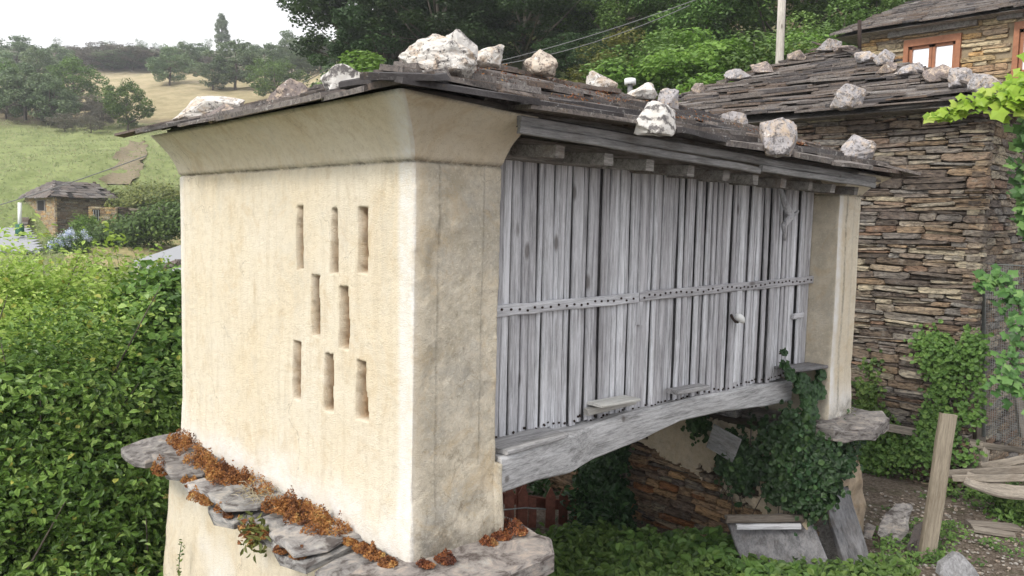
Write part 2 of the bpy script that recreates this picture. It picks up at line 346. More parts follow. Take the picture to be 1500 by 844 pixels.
def tube_vf(pts, rad, n=7):
    pts = [np.asarray(p, float) for p in pts]; V, Fc = [], []
    for i, p in enumerate(pts):
        t = nrm(pts[min(i + 1, len(pts) - 1)] - pts[max(i - 1, 0)] + 1e-9)
        a = nrm(np.cross(t, [.3, .2, 1] if abs(t[2]) < .9 else [1, .1, 0])); b = np.cross(t, a)
        r = rad[i] if hasattr(rad, '__len__') else rad
        V += [p + r * (math.cos(2*math.pi*k/n) * a + math.sin(2*math.pi*k/n) * b) for k in range(n)]
    for i in range(len(pts) - 1):
        for k in range(n): Fc.append([i*n+k, i*n+(k+1) % n, (i+1)*n+(k+1) % n, (i+1)*n+k])
    Fc.append(list(range(n))[::-1]); Fc.append([(len(pts)-1)*n + k for k in range(n)])
    return V, Fc
def tube(name, pts, rad, m, n=7, **k): V, Fc = tube_vf(pts, rad, n); return obj(name, mesh(name, V, Fc, m, True), **k)

# stones: irregular eight-cornered flags with chamfered face; local x,z = face plane, front at y=-.5
def piece_vf(rng, j=.20, ch=.05, rough=.22):
    a = [rng.uniform(.02, j) for _ in range(8)]
    O = [(-.5+a[0], -.5), (.5-a[1], -.5), (.5, -.5+a[2]*1.6), (.5, .5-a[3]*1.6), (.5-a[4], .5), (-.5+a[5], .5), (-.5, .5-a[6]*1.6), (-.5, -.5+a[7]*1.6)]
    O = [(x + rng.uniform(-.02, .02), z + rng.uniform(-.03, .03)) for x, z in O]
    V = [(x*(1-ch*1.2), -.5 + rng.uniform(0, rough), z*(1-ch*2.4)) for x, z in O] + [(x, -.5+.25, z) for x, z in O] + [(x, .5, z) for x, z in O]
    Fc = [list(range(8))]
    for r in (0, 8):
        for k in range(8): Fc.append([r+k, r+8+k, r+8+(k+1) % 8, r+(k+1) % 8])
    Fc.append([16+k for k in range(8)][::-1])
    return np.array(V), Fc
_r = random.Random(3)
STONES = [piece_vf(_r) for _ in range(16)]
def slate_vf(rng):                                       # local x along eave, y up slope, z up
    n = 6; bot = [(-.5 + i/(n-1), -.5 + rng.uniform(-.02, .10) + (0.10 if i in (0, n-1) else 0)*rng.random()) for i in range(n)]
    O = bot + [(.5, .5), (-.5, .5)]; V = []; w = rng.uniform(-.25, .25)
    V = [(x, y, .5 + w*x*1.2 + rng.uniform(-.12, .12)) for x, y in O] + [(x*1.01, y - (.03 if i < n else 0)*rng.random()*2, -.5 + w*x*1.2) for i, (x, y) in enumerate(O)]
    k = len(O); Fc = [list(range(k)), [k+i for i in range(k)][::-1]] + [[i, k+i, k+(i+1) % k, (i+1) % k] for i in range(k)]
    return np.array(V), Fc
SLATES = [slate_vf(_r) for _ in range(14)]
_mc = {}
def pieces(name, items, variants, key, m, parent, limit=290, near=True):
    """items: (centre, X, Y, Z) full-size axis vectors. nearest/largest first as single parts, the rest one joined 'stuff' part"""
    rng = random.Random(len(items) + hash(name) % 7 * 0 + 11)
    def size(it):
        d = depth(it[0]); u, v = scr(it[0]) if d > .1 else (-9e3, 0)
        inn = 1 if (-20 < u < 1520 and -20 < v < 864) else .02
        return inn * np.linalg.norm(it[1]) * (np.linalg.norm(it[3]) + .3*np.linalg.norm(it[2])) / max(d, .5)**2
    items = sorted(items, key=size, reverse=True)
    mk = (key, m.name)
    if mk not in _mc: _mc[mk] = [mesh(name, V, Fc, m) for V, Fc in variants]
    for it in items[:limit]:
        obj(name, rng.choice(_mc[mk]), parent, Mx=basis(it[1], it[2], it[3], it[0]))
    if len(items) > limit:
        L = []
        for c, X, Y, Z in items[limit:]:
            V, Fc = variants[rng.randrange(len(variants))]; A = np.array([X, Y, Z])
            L.append((V @ A + np.asarray(c), Fc, rng.random()))
        V, Fc, v = join(L); obj(name, mesh(name, V, Fc, m, v=v), parent, kind='stuff')
def courses(rng, O, U, inw, Wd, H, hr, wr, dep, keep=None, slope=0., rotj=.015, gap=.004, quoin=None):
    """irregular courses on the plane through O; U along, Z up, inw into the wall"""
    U, inw = nrm(U), nrm(inw); Zv = np.array([0, 0, 1.]); out = []; z = 0
    if np.dot(np.cross(U, inw), Zv) < 0: flip = -1
    else: flip = 1
    while z < H:
        h = rng.uniform(*hr) * (1.5 if rng.random() < .12 else 1); a = rng.uniform(-.3, 0) * wr[1]; row = rng.uniform(-.01, .01)
        while a < Wd:
            w = rng.uniform(*wr) * (1.6 if rng.random() < .12 else 1) * (.6 + h / hr[1] * .6)
            sub = 2 if (h > hr[0] * 1.35 and rng.random() < .35) else 1
            for s in range(sub):
                hh = h / sub; cz = z + hh * (s + .5); ca = a + w / 2
                if ca - w/2 < 0: w2 = max(.05, w + (ca - w/2)); ca2 = w2/2
                elif ca + w/2 > Wd: w2 = max(.05, Wd - (ca - w/2)); ca2 = Wd - w2/2
                else: w2, ca2 = w, ca
                sl = slope + rng.gauss(0, rotj); czz = cz + slope * ca2 + .018 * math.sin(ca2 * 2.3 + z * 3)
                if cz > H: continue
                if keep and not keep(ca2, czz): continue
                pr = rng.uniform(-.018, .016)
                c = np.asarray(O, float) + U * ca2 + Zv * czz + inw * (dep/2 + pr)
                Ud = U * math.cos(sl) + Zv * math.sin(sl); Zd = Zv * math.cos(sl) - U * math.sin(sl)
                out.append((c, flip * Ud * (w2 - gap), inw * dep, Zd * (hh - gap)))
            a += w
        z += h
    return out
def panel(name, top, bot_n, thick, m, jit=.0, cham=.012, rng=random, **k):
    """slab from a 3D outline (list of points, any plane) extruded by thick along -bot_n, edges chamfered"""
    O = [np.asarray(p, float) for p in top]; n = nrm(bot_n); c = sum(O) / len(O)
    P2 = []
    for i in range(len(O)):                                             # subdivide + jitter the edge
        a, b = O[i], O[(i + 1) % len(O)]; q = max(1, int(np.linalg.norm(b - a) / .12)) if jit else 1
        for s in range(q): P2.append(a + (b - a) * s / q + (np.array([rng.uniform(-1, 1) for _ in range(3)]) * jit if jit else 0))
    O = P2; q = len(O)
    V = [p + nrm(c - p) * cham for p in O] + [p - n * cham * .8 for p in O] + [p - n * (thick - cham*.5) for p in O] + [p - n * thick + nrm(c - p) * cham for p in O]
    V += [c + n * rng.uniform(-.2, .4) * jit, c - n * thick]
    Fc = [[4*q, i, (i+1) % q] for i in range(q)] + [[4*q+1, 3*q+(i+1) % q, 3*q+i] for i in range(q)]
    for r in range(3): Fc += [[r*q+i, r*q+q+i, r*q+q+(i+1) % q, r*q+(i+1) % q] for i in range(q)]
    return obj(name, mesh(name, V, Fc, m), **k)
def board(name, a, b, w, t, m, side, rng=random, bend=0., seg=5, taper=1., **k):
    """plank from a to b; side = direction of its width. local z runs along it so that grain follows"""
    a, b = np.asarray(a, float), np.asarray(b, float); L = np.linalg.norm(b - a); Z = nrm(b - a)
    X = nrm(np.asarray(side, float) - np.dot(side, Z) * Z); Y = np.cross(Z, X); V = []; c = min(.006, t * .25)
    for i in range(seg + 1):
        f = i / seg; ww = w * (1 + (taper - 1) * f) * rng.uniform(.975, 1.025); z = f * L; by = bend * math.sin(f * math.pi); bx = rng.uniform(-.004, .004)
        for x, y in ((-ww/2+c, -t/2), (ww/2-c, -t/2), (ww/2, -t/2+c), (ww/2, t/2-c), (ww/2-c, t/2), (-ww/2+c, t/2), (-ww/2, t/2-c), (-ww/2, -t/2+c)):
            V.append((x + bx, y + by, z + (rng.uniform(-.008, .008) if i in (0, seg) else 0)))
    Fc = [[i*8+j, i*8+(j+1) % 8, i*8+8+(j+1) % 8, i*8+8+j] for i in range(seg) for j in range(8)] + [list(range(8))[::-1], [seg*8+j for j in range(8)]]
    return obj(name, mesh(name, V, Fc, m), Mx=basis(X, Y, Z, a), **k)
def rock_vf(seed, cuts=11, sub=3, rough=.07):
    import bmesh
    rng = np.random.RandomState(seed); bm = bmesh.new(); n = cuts + 4
    for _ in range(n):
        p = nrm(rng.normal(size=3)) * rng.uniform(.8, 1.1); p[2] = max(p[2], -.55); bm.verts.new(p)
    for a_ in np.linspace(0, 6.28, 5)[:-1]: bm.verts.new((.62 * math.cos(a_ + seed), .62 * math.sin(a_ + seed), -.55))
    g = bmesh.ops.convex_hull(bm, input=bm.verts); bmesh.ops.delete(bm, geom=[e for e in g['geom_interior'] if isinstance(e, bmesh.types.BMVert)], context='VERTS')
    bmesh.ops.bevel(bm, geom=list(bm.edges), offset=.045, segments=1, affect='EDGES', profile=.5)
    bmesh.ops.triangulate(bm, faces=bm.faces)
    for _ in range(2 if sub < 4 else 3):
        L_ = [e for e in bm.edges if e.calc_length() > (.22 if sub < 4 else .13)]
        if L_: bmesh.ops.subdivide_edges(bm, edges=L_, cuts=1, use_grid_fill=False); bmesh.ops.triangulate(bm, faces=bm.faces)
    bm.verts.index_update(); V = np.array([v.co[:] for v in bm.verts]); Fc = [[v.index for v in f.verts] for f in bm.faces]; bm.free()
    V += (fbm(V[:, 0] + seed, V[:, 1], V[:, 2], 3.0, 4) * rough * 2.2)[:, None] * V
    lo, hi = V.min(0), V.max(0); V = (V - (lo + hi) / 2) / (hi - lo)
    return V, Fc
def hull_vf(pts, seed, rough):
    import bmesh
    bm = bmesh.new(); [bm.verts.new(p) for p in pts]; g = bmesh.ops.convex_hull(bm, input=bm.verts); bmesh.ops.delete(bm, geom=[e for e in g['geom_interior'] if isinstance(e, bmesh.types.BMVert)], context='VERTS')
    bmesh.ops.bevel(bm, geom=list(bm.edges), offset=.018, segments=1, affect='EDGES', profile=.5); bmesh.ops.triangulate(bm, faces=bm.faces)
    for _ in range(3):
        L_ = [e for e in bm.edges if e.calc_length() > .07]
        if L_: bmesh.ops.subdivide_edges(bm, edges=L_, cuts=1); bmesh.ops.triangulate(bm, faces=bm.faces)
    bm.verts.index_update(); V = np.array([v.co[:] for v in bm.verts]); Fc = [[v.index for v in f.verts] for f in bm.faces]; bm.free()
    V += (fbm(V[:, 0] + seed, V[:, 1], V[:, 2], 6, 4) * rough)[:, None] * V * 2; lo, hi = V.min(0), V.max(0); return (V - (lo + hi) / 2) / (hi - lo), Fc
BIGROCK = [(-.5, -.1, -.02), (-.46, .1, .04), (-.22, -.25, .34), (-.2, .3, .36), (-.02, -.2, .5), (.05, .25, .48), (.2, -.3, .40), (.2, .3, .42), (.44, -.15, .12), (.42, .3, .15), (.5, 0, -.14), (.46, .3, -.2), (.36, -.42, -.36), (.15, -.5, -.12), (.1, -.4, -.5), (.3, .2, -.5), (-.08, -.42, -.42), (-.1, .25, -.46), (-.3, -.3, -.26), (-.34, .2, -.24), (-.1, -.48, .08)]
def rock(px, v0, v1, at, m, label, group, seed, dep=.8, rotz=0., name='roof_rock', cat='rock', rough=.10, cuts=11, sub=3):
    """boulder whose photo outline spans px=(u0,u1), rows v0..v1, its base resting at world point 'at'"""
    d = depth(at); w = (px[1] - px[0]) * d / F; h = (v1 - v0) * d / F * 1.04
    V, Fc = rock_vf(seed, cuts, sub, rough) if cuts else hull_vf(BIGROCK, seed, rough); me = mesh(name, V, Fc, m)
    X = nrm(np.array([r_[0], r_[1], 0])); Y = np.cross([0, 0, 1], X); c, s = math.cos(rotz), math.sin(rotz)
    V2 = V * [w, w * dep, h]; V2 = V2 @ np.array([X, Y, [0, 0, 1]])
    me.vertices.foreach_set('co', V2.astype(np.float32).ravel()); me.update()
    return obj(name, me, None, label, cat, group, loc=(float(at[0]), float(at[1]), float(at[2] + h * .46)))

# ------------------------------------------------------------------ leaves
def leaves(rng, C, size, nrmdir=None, spread=1., asp=.55, v=None, tri=False, szvar=.35):
    """C (n,3) positions; returns vertices, faces, v. Leaf = folded pointed blade"""
    n = len(C); d = rng.normal(size=(n, 3)); d /= np.linalg.norm(d, axis=1)[:, None]
    if nrmdir is not None:
        nd = np.asarray(nrmdir, float); d = d * spread + (nd if nd.ndim == 2 else nd[None, :]); d /= np.linalg.norm(d, axis=1)[:, None]
    t = rng.normal(size=(n, 3)); a = np.cross(d, t); a /= np.linalg.norm(a, axis=1)[:, None]; b = np.cross(d, a)
    s = (size * (1 + szvar * rng.uniform(-1, 1, n)))[:, None]
    if tri:
        V = np.stack([C - a*s*.5, C + b*s*asp*.5, C + a*s*.5 , C - b*s*asp*.5], 1); Fc = np.arange(n*4).reshape(n, 4); k = 4
    else:
        f = d * s * .10
        V = np.stack([C - a*s*.5, C - a*s*.12 + b*s*asp*.5 + f, C + a*s*.22 + b*s*asp*.4 + f, C + a*s*.5 - f, C + a*s*.22 - b*s*asp*.4 + f, C - a*s*.12 - b*s*asp*.5 + f], 1)
        base = np.arange(n)[:, None] * 6; Fc = np.concatenate([base + [0, 1, 2, 3], base + [0, 3, 4, 5]]); k = 6
    vv = rng.rand(n) if v is None else np.clip(v, 0, 1)
    return V.reshape(-1, 3), Fc, np.repeat(vv, k)
def lobed(rng, C, size, nd, spread=.5):
    n = len(C); d = rng.normal(size=(n, 3)); d /= np.linalg.norm(d, axis=1)[:, None]; d = d * spread + nd; d /= np.linalg.norm(d, axis=1)[:, None]
    t = rng.normal(size=(n, 3)); a = np.cross(d, t); a /= np.linalg.norm(a, axis=1)[:, None]; b = np.cross(d, a); s = (size * rng.uniform(.45, 1.2, n))[:, None]
    R_ = [.12, .42, .36, .52, .38, .60, .38, .52, .36, .42]; V = [C + d * s * .03]
    for i, r in enumerate(R_): t_ = 2 * math.pi * i / 10; V.append(C + (a * math.cos(t_) + b * math.sin(t_)) * s * r - d * s * .12 * r * (1 + rng.rand(n, 1)))
    base = np.arange(n)[:, None] * 11; Fc = np.concatenate([base + [0, 1 + i, 1 + (i + 1) % 10] for i in range(10)]); return np.stack(V, 1).reshape(-1, 3), Fc, np.repeat(rng.rand(n), 11)
def foliage(name, rng, C, size, m, v=None, parent=None, **k):
    kw = {a: k.pop(a) for a in ('nrmdir', 'spread', 'asp', 'tri', 'szvar') if a in k}
    V, Fc, vv = leaves(rng, np.asarray(C), size, v=v, **kw); return obj(name, mesh(name, V, Fc, m, v=vv), parent, **k)
def tree_meshes(seed, m, nl=12000, lf=.022, rx=.42, h0=.22, nb=14, cone=0., gap=.75):
    """unit-height tree: returns crown mesh, trunk mesh"""
    rng = np.random.RandomState(seed); nc = 70
    D = rng.normal(size=(nc, 3)); D /= np.linalg.norm(D, axis=1)[:, None]; D[:, 2] = D[:, 2] * .9
    R = rng.uniform(.35, 1.0, nc)**.6 * (1 + .45 * fbm(D[:, 0] * 2 + seed, D[:, 1] * 2, D[:, 2] * 2, 1.3, 2))
    ch = (1 - h0) / 2; cc = D * R[:, None]; zz = (cc[:, 2] + 1) / 2
    wx = rx * (1 - cone * np.clip(zz, 0, 1))
    cc = np.stack([cc[:, 0] * wx, cc[:, 1] * wx, h0 + ch + cc[:, 2] * ch * .86], 1)
    per = nl // nc; cr = rng.uniform(.05, .105, nc) * (rx / .42) ** .5
    off = rng.normal(size=(nc, per, 3)); off /= np.linalg.norm(off, axis=2)[:, :, None]; off *= rng.uniform(.3, 1, (nc, per, 1))**.5
    C = (cc[:, None, :] + off * cr[:, None, None] * [1.25, 1.25, .8]).reshape(-1, 3)
    v = np.repeat(rng.rand(nc), per) * .45 + rng.rand(nc * per) * .4 + .12
    nd = off.reshape(-1, 3) * .6 + [0, 0, .7]
    V, Fc, vv = leaves(rng, C, lf, nd, .7, .62, v, tri=True); crown = mesh('crown', V, Fc, m, v=vv)
    L = [(*tube_vf([(0, 0, -.06), (.01, 0, .15), (-.01, .015, .4), (.0, .0, .72)], [.028, .022, .015, .006], 7), 0)]
    for i in range(nb):
        t = cc[rng.randint(nc)]; z0 = rng.uniform(.18, .5); mid = np.array([t[0]*.5, t[1]*.5, (z0 + t[2]) / 2 - .02])
        L.append((*tube_vf([(0, 0, z0), mid, t], [.009, .006, .002], 4), 0))
    V, Fc, _ = join(L); return crown, mesh('trunk', V, Fc, M['bark'], True)

# ------------------------------------------------------------------ terrain
LD = np.array([0, 10, 20, 35, 60, 80, 100, 110, 130, 190, 240, 300, 400, 700, 1500]); LZ = np.array([-6.0, -6.0, -4.6, -3.0, -1.7, 3.2, 9.0, 11.2, 17, 32, 47.5, 52, 50, 40, 20])
RD = np.array([0, 12, 16, 22, 32, 45, 70, 110, 180, 300, 500, 1500]); RZ = np.array([-3.35, -3.35, -2.8, -1.2, 4, 11, 26, 44, 62, 75, 70, 40])
def gz(x, y):
    x, y = np.asarray(x, float), np.asarray(y, float); d = x * FH[0] + y * FH[1]; s = x * RH[0] + y * RH[1]
    zl = np.interp(d, LD, LZ); zr = np.interp(np.maximum(d, 0), RD, RZ)
    t = sm(-.27, -.06, s / (np.maximum(d, 0) + 4))
    far = sm(25, 70, d)
    return zl * (1 - t) + zr * t + fbm(x, y, x * 0, .045, 3) * 2.2 * far + fbm(x, y, x * 0, .5, 3) * (.10 + .45 * sm(14, 40, d))
def ground_hit(u, v, dmin=20, dmax=420):
    for d in np.arange(dmin, dmax, .5):
        p = P(u, v, d=d)
        if p[2] <= gz(p[0], p[1]): return p
    return None
def build_terrain():
    dl = np.concatenate([np.arange(-30, 40, .6), np.arange(40, 130, 1.3), np.arange(130, 330, 4), np.arange(330, 1500, 60)])
    ns = 190; D, T = np.meshgrid(dl, np.linspace(-1, 1, ns), indexing='ij')
    S = T * (np.abs(D) * .95 + 40)
    X = D * FH[0] + S * RH[0]; Y = D * FH[1] + S * RH[1]; Z = gz(X, Y)
    V = np.stack([X, Y, Z], -1).reshape(-1, 3); nd = len(dl)
    i = np.arange(nd - 1)[:, None] * ns + np.arange(ns - 1)[None]; Fc = np.stack([i, i + 1, i + ns + 1, i + ns], -1).reshape(-1, 4)
    Dm = (D[:-1, :-1] + D[1:, 1:]).reshape(-1) / 2
    me = mesh('hillside', V, Fc, M['hill'], True); me.materials.append(M['ground'])
    Sm = (S[:-1, :-1] + S[1:, 1:]).reshape(-1) / 2
    me.polygons.foreach_set('material_index', ((Dm < 16) & (Sm > -6)).astype(np.int32)); obj('ground', me, kind='structure')
build_terrain()

# ================================================================== THE GRANARY
X0, X1, X2, X3 = 2.57, 3.20, 7.62, 8.09          # near end wall, planks, far end wall
Y0, Y1, YP = 3.50, 6.75, 3.77
ZT, ZL = .30, -1.90                                # cornice line, ledge top
def ez(x): return np.interp(x, [2.2, 2.97, 3.49, 4.44, 5.92, 7.83, 8.1], [.600, .560, .545, .515, .485, .468, .466])
SLOTS = [(4.727, .050, -.350, .080), (4.305, .040, -.350, .095), (3.985, .045, -.325, .105), (4.530, -.385, -.760, .108), (4.190, -.430, -.800, .11),
         (4.775, -.838, -1.215, .112), (4.368, -.861, -1.215, .112), (3.998, -.854, -1.200, .125)]
def end_block(name, x0, x1, top, res, slots, parent, plinth):
    rr = .013
    def side(a, b, st): k = max(2, int(abs(b - a) / st)); return [a + (b - a) * i / k for i in range(k)]
    path = []                                       # (x, y, nx, ny)
    path += [(x0, y, -1, 0) for y in side(Y1 - rr, Y0 + rr, res)]
    for k in range(5): a = math.pi + k / 5 * math.pi / 2; path.append((x0 + rr + rr*math.cos(a), Y0 + rr + rr*math.sin(a), math.cos(a), math.sin(a)))
    path += [(x, Y0, 0, -1) for x in side(x0 + rr, x1 - rr, res)]
    for k in range(5): a = -math.pi/2 + k / 5 * math.pi / 2; path.append((x1 - rr + rr*math.cos(a), Y0 + rr + rr*math.sin(a), math.cos(a), math.sin(a)))
    path += [(x1, y, 1, 0) for y in side(Y0 + rr, Y1 - rr, .12)] + [(x, Y1, 0, 1) for x in side(x1, x0, .12)]
    path = np.array(path); npth = len(path)
    zs = np.concatenate([np.arange(ZL - .02, ZT - .03, res), [ZT - .02, ZT - .012, ZT - .004, ZT + .003, ZT + .012], np.arange(ZT + .03, top - .01, res * 1.2), [top]])
    nz = len(zs); Z, I = np.meshgrid(zs, np.arange(npth), indexing='ij'); Px, Py, Nx, Ny = [path[:, k][I] for k in range(4)]
    q = np.clip((Z - ZT) / (top - ZT), 0, 1); zf_ = Z.copy(); e = .012 * (Z > ZT) + .25 * q**1.8 + .045 * q
    fx = (Px - x0) / (x1 - x0); fy = (Py - Y0) / (Y1 - Y0)
    X = (x0 - e * (1 - .25 * fy)) + fx * (x1 - x0 + e * (1 - .25 * fy)); Y = (Y0 - e) + fy * (Y1 - Y0 + e * 1.0)
    bump = fbm(Px * 1 + 3, Py, Z, 1.4, 2) * .016 + fbm(Px, Py, Z, 11, 3) * .0035 + fbm(Px, Py, Z, 45, 2) * .002
    Z = np.where(Z > ZT, ZT + (Z - ZT) * (ez(X) + .012 - ZT) / (top - ZT), Z)
    crack = np.exp(-((Z - ZT - .012*fbm(Px, Py, Z*0, 3, 2)) / .009)**2) * (.012 + .012 * (vnoise(Px, Py, Z, 17) + .5))
    bump = bump - crack
    onx, ony_ = (Nx < -.7), (Ny < -.7)
    lean = .03 * sm(-1.4, -1.9, Z); bump = bump + lean * .6
    if plinth: bump = bump + np.where(Nx > .3, .045 * (Z < -1.47), 0)
    # slanted lower edge chips
    chip = sm(.1, .25, fbm(Px, Py, Z, 3.5, 4)) * .006 * (ony_ | (abs(Ny) > .2)); bump = bump - chip
    bare = np.zeros_like(X)
    for k, (yc, zt, zb, w) in enumerate(slots):
        wob = .012 * vnoise(Z * 0 + k, Z, Z * 0, 9)
        tap = 1 - (.35 if k in (1, 7) else .12) * np.clip((Z - zb) / (zt - zb), 0, 1)
        wv = w * tap * .5 + .008 * vnoise(Z * 0, Z, Z * 0 + 7 * k, 14)
        inn = sm(.004, -.004, np.abs(Py - yc - wob - .012*(Z - zb)*(k % 2)) - wv) * sm(-.008, .008, zt + .010*vnoise(Py, Z*0 + k, Z*0, 40) - Z) * sm(-.008, .008, Z - zb + .014*vnoise(Py, Z*0 + k, Z*0+4, 34)) * onx
        bump = bump - inn * (.068 +   .010 * fbm(Px, Py, Z, 8, 2) + .016 * fbm(Px, Py, Z, 38, 3)); bare = np.maximum(bare, inn)
    X = X + Nx * bump; Y = Y + Ny * bump
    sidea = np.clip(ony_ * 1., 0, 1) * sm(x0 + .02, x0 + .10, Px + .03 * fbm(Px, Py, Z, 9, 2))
    sidea = sidea * np.where(Z > ZT, .12, 1.) + .7 * (Nx > .5)  # cornice is cleaner, and paled further to make up for missing bounce light
    if not plinth: sidea = np.where(onx, .75, np.where(ony_, .15, .7))  # far inner face: dirt plus roof shade put into the render colour
    # whitewash: arris band, wall foot
    wh = np.zeros_like(X)
    wh = np.maximum(wh, .85 * sm(Y0 + .16, Y0 + .10, Py) * (Nx < -.2) * (Z < ZT))
    wh = np.maximum(wh, .9 * sm(Y0 + .20, Y0 + .02, Py) * (Nx < -.2) * (Z > ZT))
    wh = np.maximum(wh, .9 * sm(.05, -.03, Px - x0) * (Ny < -.5) * (Z < ZT) * .8)
    wh = np.maximum(wh, .85 * sm(-1.58, -1.84, Z + .22 * fbm(Px, Py, Z, 2.6, 3)) * (Nx < -.2))
    wh = np.maximum(wh, .5 * sm(Y1 - .12, Y1 - .05, Py) * onx * (Z < ZT))
    if not plinth: wh = np.where(onx, 0, np.maximum(wh * .3, .9 * sm(x0 + .12, x0 + .05, Px) * ony_)); wh = np.maximum(wh, .7 * sm(-1.5, -1.75, Z) * ony_)
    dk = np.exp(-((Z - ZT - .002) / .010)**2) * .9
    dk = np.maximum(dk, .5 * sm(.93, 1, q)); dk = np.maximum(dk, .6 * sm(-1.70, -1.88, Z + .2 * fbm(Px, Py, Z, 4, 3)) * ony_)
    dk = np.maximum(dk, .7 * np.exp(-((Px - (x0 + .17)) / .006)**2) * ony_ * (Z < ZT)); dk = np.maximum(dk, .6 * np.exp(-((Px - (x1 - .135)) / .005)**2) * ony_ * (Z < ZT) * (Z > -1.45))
    V = np.stack([X, Y, Z], -1).reshape(-1, 3)
    i = np.arange(nz - 1)[:, None] * npth; j = np.arange(npth)[None]; j2 = (j + 1) % npth
    Fc = np.stack([i + j, i + j2, i + npth + j2, i + npth + j], -1).reshape(-1, 4).tolist()
    Fc += [list(range(npth))[::-1], [(nz-1)*npth + k for k in range(npth)]]
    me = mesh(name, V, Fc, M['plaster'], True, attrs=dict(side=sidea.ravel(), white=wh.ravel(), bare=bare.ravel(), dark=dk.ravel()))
    return obj(name, me, parent)
G = thing('granary', 'old raised granary with cream plaster end walls, grey plank side and slate roof', 'granary', (X0, Y0, ZL))
end_block('end_wall', X0, X1, .600, .0095, SLOTS, G, True)
end_block('end_wall', X2, X3, .500, .03, [], G, False)

# planks: narrow vertical laths, two frame posts show between them
rg = random.Random(5)
x = 3.24; k = 0
LPN = []
while x < 7.60:
    w = rg.choice([.040, .046, .054, .062]) if x < 4.9 else rg.choice([.038, .044, .05, .056])
    if abs(x - 4.86) < .05: w = .13
    if abs(x - 6.22) < .04: w = .12
    zt = .385 + rg.uniform(-.015, .01); zb = -1.44 + rg.uniform(-.015, .015) - (0 if x < 4.3 else .03)
    yy = YP + rg.choice([0, .004, .012, -.010, .020, -.018]) + rg.uniform(-.003, .003)
    lean = rg.uniform(-.012, .012)
    board('plank', (x + w/2 - lean, yy, zb), (x + w/2 + lean, yy, zt), w, .022, M['plank'], (1, 0, 0), rg, bend=rg.uniform(-.006, .006), seg=4, parent=G)
    LPN.append((x + w/2 - lean, yy - .012, zb)); x += w + rg.uniform(.002, .009); k += 1
V, Fc = box_vf((5.42, YP + .075, -.52), (4.3, 0, 0), (0, .06, 0), (0, 0, 1.86)); obj('gap_backing', mesh('gap_backing', V, Fc, M['greyboard']), G)  # added backing; its dark grey stands in for shade in the lath gaps
# back side boarding (plain, wide) so that the building is closed
for i in range(22):
    xx = 3.3 + i * .198; board('back_plank', (xx, 6.5, -1.45), (xx, 6.5, .39), .19, .025, M['plank'], (1, 0, 0), rg, seg=1, parent=G)
# nailed rail, in two lengths
for a, b in (((3.22, -.585), (4.835, -.572)), ((4.845, -.566), (7.66, -.535))):
    rl = board('rail', (a[0], YP - .032, a[1]), (b[0], YP - .032, b[1]), .075, .026, M['plank'], (0, 0, 1), rg, seg=10, parent=G)
    NL = []; xx = a[0] + .05
    while xx < b[0] - .03:
        zz = a[1] + (b[1] - a[1]) * (xx - a[0]) / (b[0] - a[0]) + rg.uniform(-.012, .012)
        NL.append((*tube_vf([(xx, YP - .044, zz), (xx, YP - .053, zz)], .0085, 6), 0)); xx += rg.uniform(.06, .085)
    V, Fc, _ = join(NL); obj('nail', mesh('nail', V, Fc, M['rust']), rl, kind='stuff')
NL = [(*tube_vf([(p[0] + rg.uniform(-.01, .01), p[1] - .004, p[2] + rg.uniform(.02, .05)), (p[0], p[1] - .010, p[2] + .035)], .008, 6), 0) for p in LPN]
V, Fc, _ = join(NL); obj('nail', mesh('nail', V, Fc, M['rust']), G, kind='stuff')
# door post stub, crooked branch, latch, lamp
board('door_post', (4.87, YP - .024, -.78), (4.87, YP - .024, .38), .07, .03, M['plank'], (1, 0, 0), rg, parent=G)
board('door_post', (6.27, YP - .024, -1.4), (6.27, YP - .024, .36), .08, .03, M['plank'], (1, 0, 0), rg, parent=G)
pb = [P(1150, 352, y=3.70), P(1148, 330, y=3.69), P(1158, 316, y=3.68), P(1150, 300, y=3.69), P(1143, 275, y=3.71)]
V1, F1 = tube_vf(pb, [.014, .03, .045, .032, .02], 7); V2, F2 = tube_vf([P(1156, 318, y=3.68), P(1166, 313, y=3.66), P(1170, 308, y=3.64)], [.03, .018, .01], 6)
V, Fc, _ = join([(V1, F1, 0), (V2, F2, 0)]); obj('crooked_branch', mesh('crooked_branch', V, Fc, M['plank'], True), G)
bx = P(1168, 463, y=3.73); board('latch_bar', bx - [.09, 0, 0], bx + [.10, 0, .005], .05, .03, M['plank'], (0, 0, 1), rg, parent=G)
lp = thing('lamp', 'small white bulb lamp on a black bent bracket on the plank side', 'lamp', P(1083, 470, y=3.70))
tube('bracket', [P(1071, 461, y=3.75), P(1073, 466, y=3.70), P(1077, 471, y=3.69), P(1081, 472, y=3.68)], .012, M['rust'], parent=lp)
tube('bulb', [P(1079, 462, y=3.67), P(1082, 464, y=3.665), P(1086, 468, y=3.66), P(1089, 472, y=3.66)], [.02, .032, .034, .016], M['white'], 9, parent=lp)

